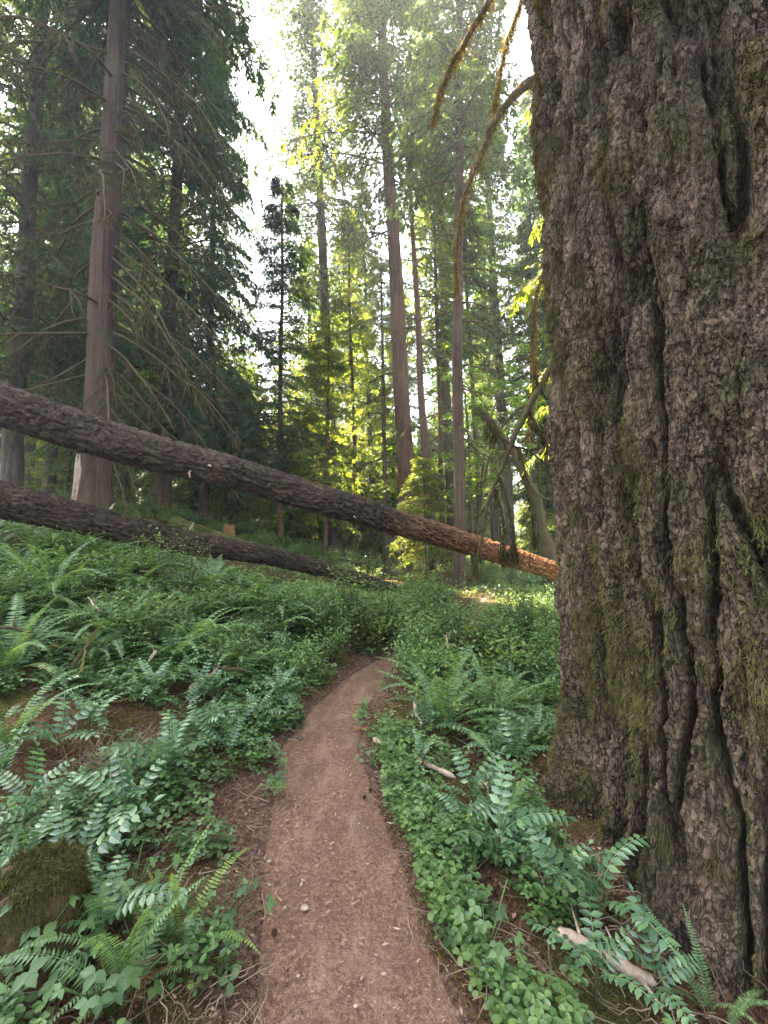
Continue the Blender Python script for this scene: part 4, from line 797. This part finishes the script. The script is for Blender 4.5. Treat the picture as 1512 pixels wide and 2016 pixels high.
# ------------------------------------------------------------------ shrubs
def bush_mesh(seed, stems=22, h=.6, leaf=.046, nl=36, mat='bush', sp=.35):
    r = np.random.default_rng(seed); mb = MB(); a_ = r.random(stems)*2*pi; hh = h*(.6+.5*r.random(stems)); out = sp*(.3+.9*r.random(stems)); s = np.linspace(0, 1, 6)
    P = np.stack([np.cos(a_)[:, None]*out[:, None]*s**1.3, np.sin(a_)[:, None]*out[:, None]*s**1.3, hh[:, None]*(s*1.15-.2*s**2)], -1)+r.normal(0, .012, (stems, 6, 3)); tubes(mb, P, np.tile(.005*(1-.7*s), (stems, 1)), 3, .4, 1)
    t = .25+.75*r.random((stems, nl)); i0 = (t*5).astype(int).clip(0, 4); f = (t*5-i0)[..., None]; k_ = np.arange(stems)[:, None]; c = P[k_, i0]*(1-f)+P[k_, i0+1]*f + r.normal(0, .05, (stems, nl, 3)); n = stems*nl
    aa = r.random(n)*6.28; d_ = np.stack([np.cos(aa), np.sin(aa), .15+.35*r.normal(size=n)], -1); sd_ = np.stack([-np.sin(aa), np.cos(aa), .25*r.normal(size=n)], -1)
    blades(mb, c, d_, sd_, leaf*(.6+.8*r.random(n)), leaf*.6*(.7+.5*r.random(n)), np.clip(.5+.25*r.normal(size=n), 0, 1), 0, .1, .45); return mb.mesh('leafy_shrub', [M[mat], M['limb']], False)
BM = [bush_mesh(0), bush_mesh(1), bush_mesh(2, 12, .5, .06, 16, 'bush_light'), bush_mesh(3, 10, .45, .075, 12, 'bush_light')] + [bush_mesh(9, 20, .9, .042, 36), bush_mesh(10, 28, .4, .05, 32)]
r = np.random.default_rng(500); c_ = 0
while c_ < 360:
    if c_ < 80: D = 3.8+5*r.random(); x = pc(D)-.45-r.random()**1.3*D*.75; k_ = 0
    elif c_ < 170: D = 3.0+6.5*r.random(); x = pc(D)+.45+2.8*r.random(); k_ = 1
    else: D = 7+(20 if c_ < 290 else 9)*r.random(); x = (-.8+1.4*r.random())*D; k_ = 2
    if (D < 6 and abs(x-pc(D)) < pw(D)+.22) or (x-GX)**2+(D-GY)**2 < 1.9 or toohigh(x, D, .5): continue
    kd = int(r.integers(0, 6)) if D > 5 else int(r.choice([0, 1, 2, 3, 5, 5])); o = link('leafy_shrub', BM[kd], None, (x, D, clearz(x, D)-.02)); s_ = (.5 if D < 5 else .75)+.45*r.random(); o.scale = (s_,)*3; o.rotation_euler = (0, 0, r.random()*6.28)
    tag(o, ['small leaved green shrub on the bank left of the path', 'small leaved green shrub in the thicket right of the path', 'leafy shrub of the far undergrowth below the tall trunks'][k_], 'shrub', ['shrubs left of the path', 'shrubs right of the path', 'shrubs of the far undergrowth'][k_]); c_ += 1

# ------------------------------------------------------------------ ground cover (uncountable)
TRI = []; TRQ = []
for k_ in range(3):
    a_ = k_*2*pi/3; c, s = math.cos(a_), math.sin(a_); pts = [(0, 0, 0), (.3, -.27, .02), (.68, -.4, -.03), (1.0, -.18, -.12), (.97, .02, -.1), (1.0, .2, -.12), (.68, .4, -.03), (.3, .27, .02)]
    b = len(TRI); TRI += [(x*c-y*s, x*s+y*c, z) for x, y, z in pts]; TRQ += [(b, b+1, b+2, b+3), (b, b+3, b+4, b+5), (b, b+5, b+6, b+7)]
TRI = np.array(TRI)
def scatter(n, rs, dmin, dmax, pw_, xr=(-1.0, .95), margin=.0, thr=None, nf=1.6):
    D = dmin+(dmax-dmin)*rs.random(n)**pw_; x = (xr[0]+(xr[1]-xr[0])*rs.random(n))*D
    d_ = np.abs(x-pc(D))-pw(D)*(1+.3*vnoise(D*3, np.sign(x-pc(D))*5)); k = (d_ > margin) & (((x-GX)**2+(D-GY)**2) > (1.12+.12*vnoise(x*3, D*3))**2)
    if thr is not None: k &= fbm(x*nf, D*nf, o=3)+.3*(rs.random(n)-.5) > thr
    return x[k], D[k]
r = np.random.default_rng(600)
x, y = scatter(150000, r, .75, 8, 1.3, (-1.6, 1.25), .0, -.2, 2.0); n = len(x); z = H(x, y)+.03+.12*r.random(n)**1.4
mb = MB(); stamp(mb, TRI, TRQ, [], np.stack([x, y, z], -1), rotmats(r.random(n)*6.28, r.random(n)*6.28, np.abs(r.normal(.2, .28, n)), (.014+.022*r.random(n)**1.5)*(1+.3*(y > 3))), np.clip(.5+.22*r.normal(size=n)+.2*vnoise(x*1.5, y*1.5), 0, 1))
tag(mb.obj('ground_cover', M['clover'], smooth=False), 'small three leaved plants carpeting the ground beside the path', 'ground cover', kind='stuff')
x, y = scatter(150000, r, 6, 34, 1.5, (-.95, .95), -.08, -.28, .5); n = len(x); z = H(x, y)+.02+.30*r.random(n)**1.5*np.clip(.5+fbm(x*.9, y*.9, o=2), .15, 1); a_ = r.random(n)*6.28
mb = MB(); blades(mb, np.stack([x, y, z], -1), np.stack([np.cos(a_), np.sin(a_), .3+.3*r.normal(size=n)], -1), np.stack([-np.sin(a_), np.cos(a_), .2*r.normal(size=n)], -1), .05+.003*y+.04*r.random(n), .025+.002*y, np.clip(.55+.25*r.normal(size=n), 0, 1), 0, .1, .4)
tag(mb.obj('undergrowth', M['bush'], smooth=False), 'low leafy undergrowth covering the distant forest floor', 'undergrowth', kind='stuff')
# moss cushions fuzz
x, y = scatter(300000, r, .75, 6, 1.3, (-1.5, 1.2), -.04, .03, 1.6); n = len(x); z = H(x, y)+.0
mb = MB(); blades(mb, np.stack([x, y, z], -1), UP*.6+r.normal(0, .6, (n, 3)), r.normal(0, 1, (n, 3)), .012+.02*r.random(n), .005, np.clip(r.random(n), 0, 1), 0, .1, .3)
tag(mb.obj('ground_moss', M['goldmoss'], smooth=False), 'ochre moss fuzz growing on the ground beside the path', 'moss', kind='stuff')
# needle and bark litter on the path and banks
n = 100000; y = .8+5.2*r.random(n)**1.5; sp = r.normal(0, 1, n); x = pc(y)+pw(y)*sp*1.15
zz = np.where(np.abs(x-pc(y)) < pw(y)*.95, Hs(x, y)-.004, H(x, y)+.010); a_ = r.random(n)*6.28; big = r.random(n) < .03+.08*(np.abs(sp) > .8)*(x > pc(y))
nd = 16000; ad = r.random(nd)*2*pi; rd = .9+.5*r.random(nd)**1.3; x[:nd] = GX+rd*np.cos(ad); y[:nd] = GY+rd*np.sin(ad); zz[:nd] = H(x[:nd], y[:nd])+.012+.03*r.random(nd)*(1.4-rd)
Ls = np.where(big, .010+.026*r.random(n)**1.5, .006+.016*r.random(n)); Ws = np.where(big, .004+.008*r.random(n), .0012+.0018*r.random(n)); rn = np.where(big, .6+.4*r.random(n), np.clip(.52+.24*r.normal(size=n), 0, .97))
mb = MB(); blades(mb, np.stack([x, y, zz+.004*r.random(n)], -1), np.stack([np.cos(a_), np.sin(a_), .12*r.normal(size=n)], -1), np.stack([-np.sin(a_), np.cos(a_), .3*r.normal(size=n)], -1), Ls, Ws, rn, 0, .06, .4)
tag(mb.obj('needle_litter', M['litter'], smooth=False), 'brown needles and bark chips strewn over the path', 'litter', kind='stuff')
# dry twigs
def twigs(n, rs, dmin, dmax, margin):
    x, y = scatter(n, rs, dmin, dmax, 1.4, (-1.1, 1.1), margin); n = len(x); a_ = rs.random(n)*6.28; L = .05+.22*rs.random(n)**2; s = np.linspace(0, 1, 5)
    P = np.stack([x[:, None]+np.cos(a_)[:, None]*L[:, None]*s, y[:, None]+np.sin(a_)[:, None]*L[:, None]*s, (H(x, y)+.02+.05*rs.random(n))[:, None]+.04*rs.normal(size=(n, 1))*s], -1)+rs.normal(0, .006, (n, 5, 3))
    mb = MB(); tubes(mb, P, np.tile(.0028*(1-.6*s), (n, 1)), 4, np.repeat(rs.random(n), 20)); return mb
tag(twigs(5200, r, .8, 9, -.1).obj('dry_twigs', M['deadtwig']), 'thin dry twigs scattered over the forest floor', 'twigs', kind='stuff')

# ------------------------------------------------------------------ stump, dead bush, sticks, cones
snag(70, 1800, 1.5, .15, .27, 'mossy crumbling stump at the left edge above the bottom ferns', 9, 'rotstump', 'tree_stump', 'stump', .04, 22000)
def deadbush(px, py, size, label, seed, n=60):
    p = gnd(px, py); r = np.random.default_rng(seed); root = MB(); a_ = r.random(n)*6.28; el = r.uniform(.1, 1.3, n); s = np.linspace(0, 1, 9); L = size*(.5+.6*r.random(n))
    d_ = np.stack([np.cos(a_)*np.cos(el), np.sin(a_)*np.cos(el), np.sin(el)], -1); P = d_[:, None]*(L[:, None]*s)[..., None] + np.cumsum(r.normal(0, .012*size/.4, (n, 9, 3)), 1) - UP*(.25*L[:, None]*s**2)[..., None]
    tubes(root, P, np.tile(.0022*(1-.6*s), (n, 1)), 3, np.repeat(r.random(n), 27)); k_ = r.integers(2, 8, n*2); j_ = r.integers(0, n, n*2); b = P[j_, k_]; e = nrm(r.normal(0, 1, (n*2, 3)))
    P2 = b[:, None]+e[:, None]*(.12*size/.4*s[:5]*2)[..., None]; tubes(root, P2, np.tile(.0013*(1-.5*s[:5]), (n*2, 1)), 3, .7)
    o = root.obj('dead_twiggy_bush', M['deadtwig'], None, True, (p[0], p[1], clearz(p[0], p[1]))); tag(o, label, 'bush')
deadbush(215, 1540, .38, 'tangle of bare grey twigs left of the tall Oregon grape', 1, 90)
deadbush(120, 1660, .25, 'small bare twig tangle on top of the mossy stump', 2, 40)
deadbush(1130, 1760, .3, 'fine dead twigs spraying from the foot of the giant trunk', 3, 70)
deadbush(170, 960, 1.5, 'pale dead branches piled at the foot of the left cedar', 4, 30)
deadbush(310, 1010, 1.6, 'bare root tangle under the dark hemlock behind the lower log', 5, 50)
def stick(pxa, pxb, r0, label, seed, mat='deadwood', lift=(.03, .03), jag=True):
    a_ = gnd(*pxa)+[0, 0, lift[0]]; b = gnd(*pxb)+[0, 0, lift[1]]; r = np.random.default_rng(seed); root = a_; s = np.linspace(0, 1, 26)[:, None]
    L = np.linalg.norm(b-a_); P = (b-a_)*s + np.stack([vnoise(s[:, 0]*4, seed), vnoise(s[:, 0]*4, seed+9), vnoise(s[:, 0]*3, seed+5)], -1)*L*.03; rr = r0*(1-.35*s[:, 0])*(1+.25*vnoise(s[:, 0]*12, seed)); rr[0] *= .3; rr[-1] *= .2
    mb = MB(); tubes(mb, P, rr, 9, .5)
    for i in range(3):
        k_ = int(r.integers(4, 22)); e = r.normal(0, 1, 3); e[2] = abs(e[2]); e /= np.linalg.norm(e); tubes(mb, P[k_]+e*np.linspace(0, .04+.1*r.random(), 4)[:, None], np.array([.4, .3, .2, .1])*r0, 5, .5)
    o = mb.obj('fallen_branch', M[mat], None, True, a_); tag(o, label, 'branch')
stick((735, 1475), (905, 1575), .02, 'peeling pale stick beside the path below the big fern', 1, lift=(.07, .1))
stick((940, 1530), (1000, 1620), .02, 'broken stick leaning into the plants left of the giant trunk', 2)
stick((815, 1385), (830, 1440), .018, 'short pale stick standing in the right hand thicket', 3)
stick((1095, 1890), (1300, 2000), .022, 'split yellowish stick at the bottom right', 4, lift=(.1, .09))
stick((1060, 1730), (1120, 1800), .045, 'weathered grey wood chunk at the foot of the giant trunk', 5, lift=(.05, .06))
stick((695, 1447), (735, 1440), .014, 'stub of brown branch poking over the right edge of the path', 6, 'rotten')
stick((925, 1265), (1110, 1325), .024, 'long dark branch lying toward the giant trunk behind the ferns', 7, 'limb', (.3, .25))
stick((1015, 1300), (1025, 1340), .02, 'grey stick crossing the long dark branch', 8, 'deadwood', (.3, .1))
stick((1060, 1255), (1110, 1275), .022, 'mossy stick against the giant trunk above the long branch', 9, 'limb', (.35, .3))
stick((265, 1180), (335, 1225), .018, 'pale stick poking from the ferns on the left slope', 10, 'deadwood', (.15, .12))
stick((185, 1655), (260, 1657), .01, 'bleached stick beside the mossy stump', 11)
stick((1000, 1165), (1070, 1130), .03, 'dark branch propped under the sunlit log', 12, 'limb', (0, .5))
r_ = np.random.default_rng(901); k_s = 0
while k_s < 26:
    px = float(r_.uniform(0, 1060)); py = float(r_.uniform(1150, 1420)); p_ = gnd(px, py)
    if abs(p_[0]-pc(p_[1])) < .75 or p_[1] > 11: continue
    px2 = px+float(r_.normal(0, 70)); py2 = py+float(r_.uniform(-30, 30)); q_ = gnd(px2, py2)
    if np.linalg.norm(q_-p_) > 2.2 or abs(q_[0]-pc(q_[1])) < .6: continue
    sd_ = 'left' if p_[0] < pc(p_[1]) else 'right'
    stick((px, py), (px2, py2), .01+.012*float(r_.random()), 'bare fallen branch caught in the undergrowth '+sd_+' of the path', 20+k_s, ['deadwood', 'limb', 'mosslog'][k_s % 3], (.1+.25*float(r_.random()), .1+.3*float(r_.random()))); bpy.data.objects[-1] if False else None
    lo_ = [o for o in scn.collection.objects if o.name.startswith('fallen_branch')][-1]; lo_['group'] = 'bare branches '+sd_+' of the path'; k_s += 1
def cone(px, py, s_, seed, label='dark round fir cone lying on the path edge', group='fir cones'):
    p = gnd(px, py); r = np.random.default_rng(seed); mb = MB(); n = 90; k_ = np.arange(n); zc = -1+2*(k_+.5)/n; a_ = k_*2.39996; rr = np.sqrt(1-zc*zc); o_ = np.stack([zc*1.35, rr*np.cos(a_), rr*np.sin(a_)], -1)
    s = np.linspace(-1, 1, 9); tubes(mb, np.stack([s*1.3, 0*s, 0*s], -1)*s_*.8, np.sqrt(np.maximum(.02, 1-s*s))*s_*.8, 10, .1)
    blades(mb, o_*s_*.75, o_*[.3, 1, 1]+[.8, 0, 0], np.cross(o_, [1., .1, .1]), s_*.55, s_*.5, r.random(n)*.4, 0, -.3, .6); g = 0 if abs(p[0]-pc(p[1])) < pw(p[1]) else .02
    o = mb.obj('fir_cone', M['litter'], None, False, (p[0], p[1], float(Hs(p[0], p[1])) + g + s_*.6)); o.rotation_euler = (0, 0, r.random()*6.28); tag(o, label, 'cone', group)
cone(541, 1842, .011, 1, 'dark fir cone at the left edge of the path near the bottom', None)
cone(882, 1715, .012, 2, 'black cone in the plants right of the path', None)
for i, (px, py) in enumerate([(718, 1572), (748, 1580), (730, 1560), (755, 1535)]): cone(px, py, .010, 3+i, 'small dark cone in the cluster on the right edge of the path', 'cone cluster right of the path')
# pebbles
for i, (px, py, s_, lb) in enumerate([(530, 1698, .009, 'pale pebble at the left edge of the path'), (600, 1793, .014, 'flat pinkish stone set in the lower path'), (925, 1955, .016, 'grey stone in the twigs at the bottom right of the path'), (590, 1458, .02, 'dark root knob crossing the path at the middle')]):
    p = gnd(px, py); th, ph = np.meshgrid(np.arange(16)/16*2*pi, np.linspace(.01, pi-.01, 10)); V_ = np.stack([np.sin(ph)*np.cos(th)*1.3, np.sin(ph)*np.sin(th), np.cos(ph)*.55], -1); V_ = V_*(1+.15*fbm(V_[..., 0]*1.5+i*7, V_[..., 1]*1.5, V_[..., 2]*1.5, o=2))[..., None]*s_
    k_ = 16; ii = (np.arange(9)*k_)[:, None]+np.arange(k_); jj = (np.arange(9)*k_)[:, None]+(np.arange(k_)+1) % k_; mb = MB(); mb.add(V_, Q=np.stack([ii, ii+k_, jj+k_, jj], -1), a=.5)
    o = mb.obj('pebble', M['deadwood'] if i != 3 else M['bark_grey'], None, True, (p[0], p[1], float(Hs(p[0], p[1]))+s_*.05)); tag(o, lb, 'stone')

# ------------------------------------------------------------------ haze
bm_ = MB(); x0, x1, y0, y1, z0, z1 = -180, 180, -12, 290, -8, 60
bm_.add([(x0, y0, z0), (x1, y0, z0), (x1, y1, z0), (x0, y1, z0), (x0, y0, z1), (x1, y0, z1), (x1, y1, z1), (x0, y1, z1)], Q=[(0, 3, 2, 1), (4, 5, 6, 7), (0, 1, 5, 4), (1, 2, 6, 5), (2, 3, 7, 6), (3, 0, 4, 7)])
m, nt, out = mat_base('haze'); pv = nt.nodes.new('ShaderNodeVolumePrincipled'); pv.inputs['Color'].default_value = (.86, .92, 1, 1); pv.inputs['Density'].default_value = .0015; pv.inputs['Anisotropy'].default_value = .35
nt.links.new(pv.outputs[0], out.inputs['Volume'])
HAZE = True
if HAZE: tag(bm_.obj('haze', m, smooth=False), 'thin pale air between the trunks', 'haze', kind='stuff')
print('verts', sum(len(me.vertices) for me in bpy.data.meshes), 'objs', len(bpy.data.objects))
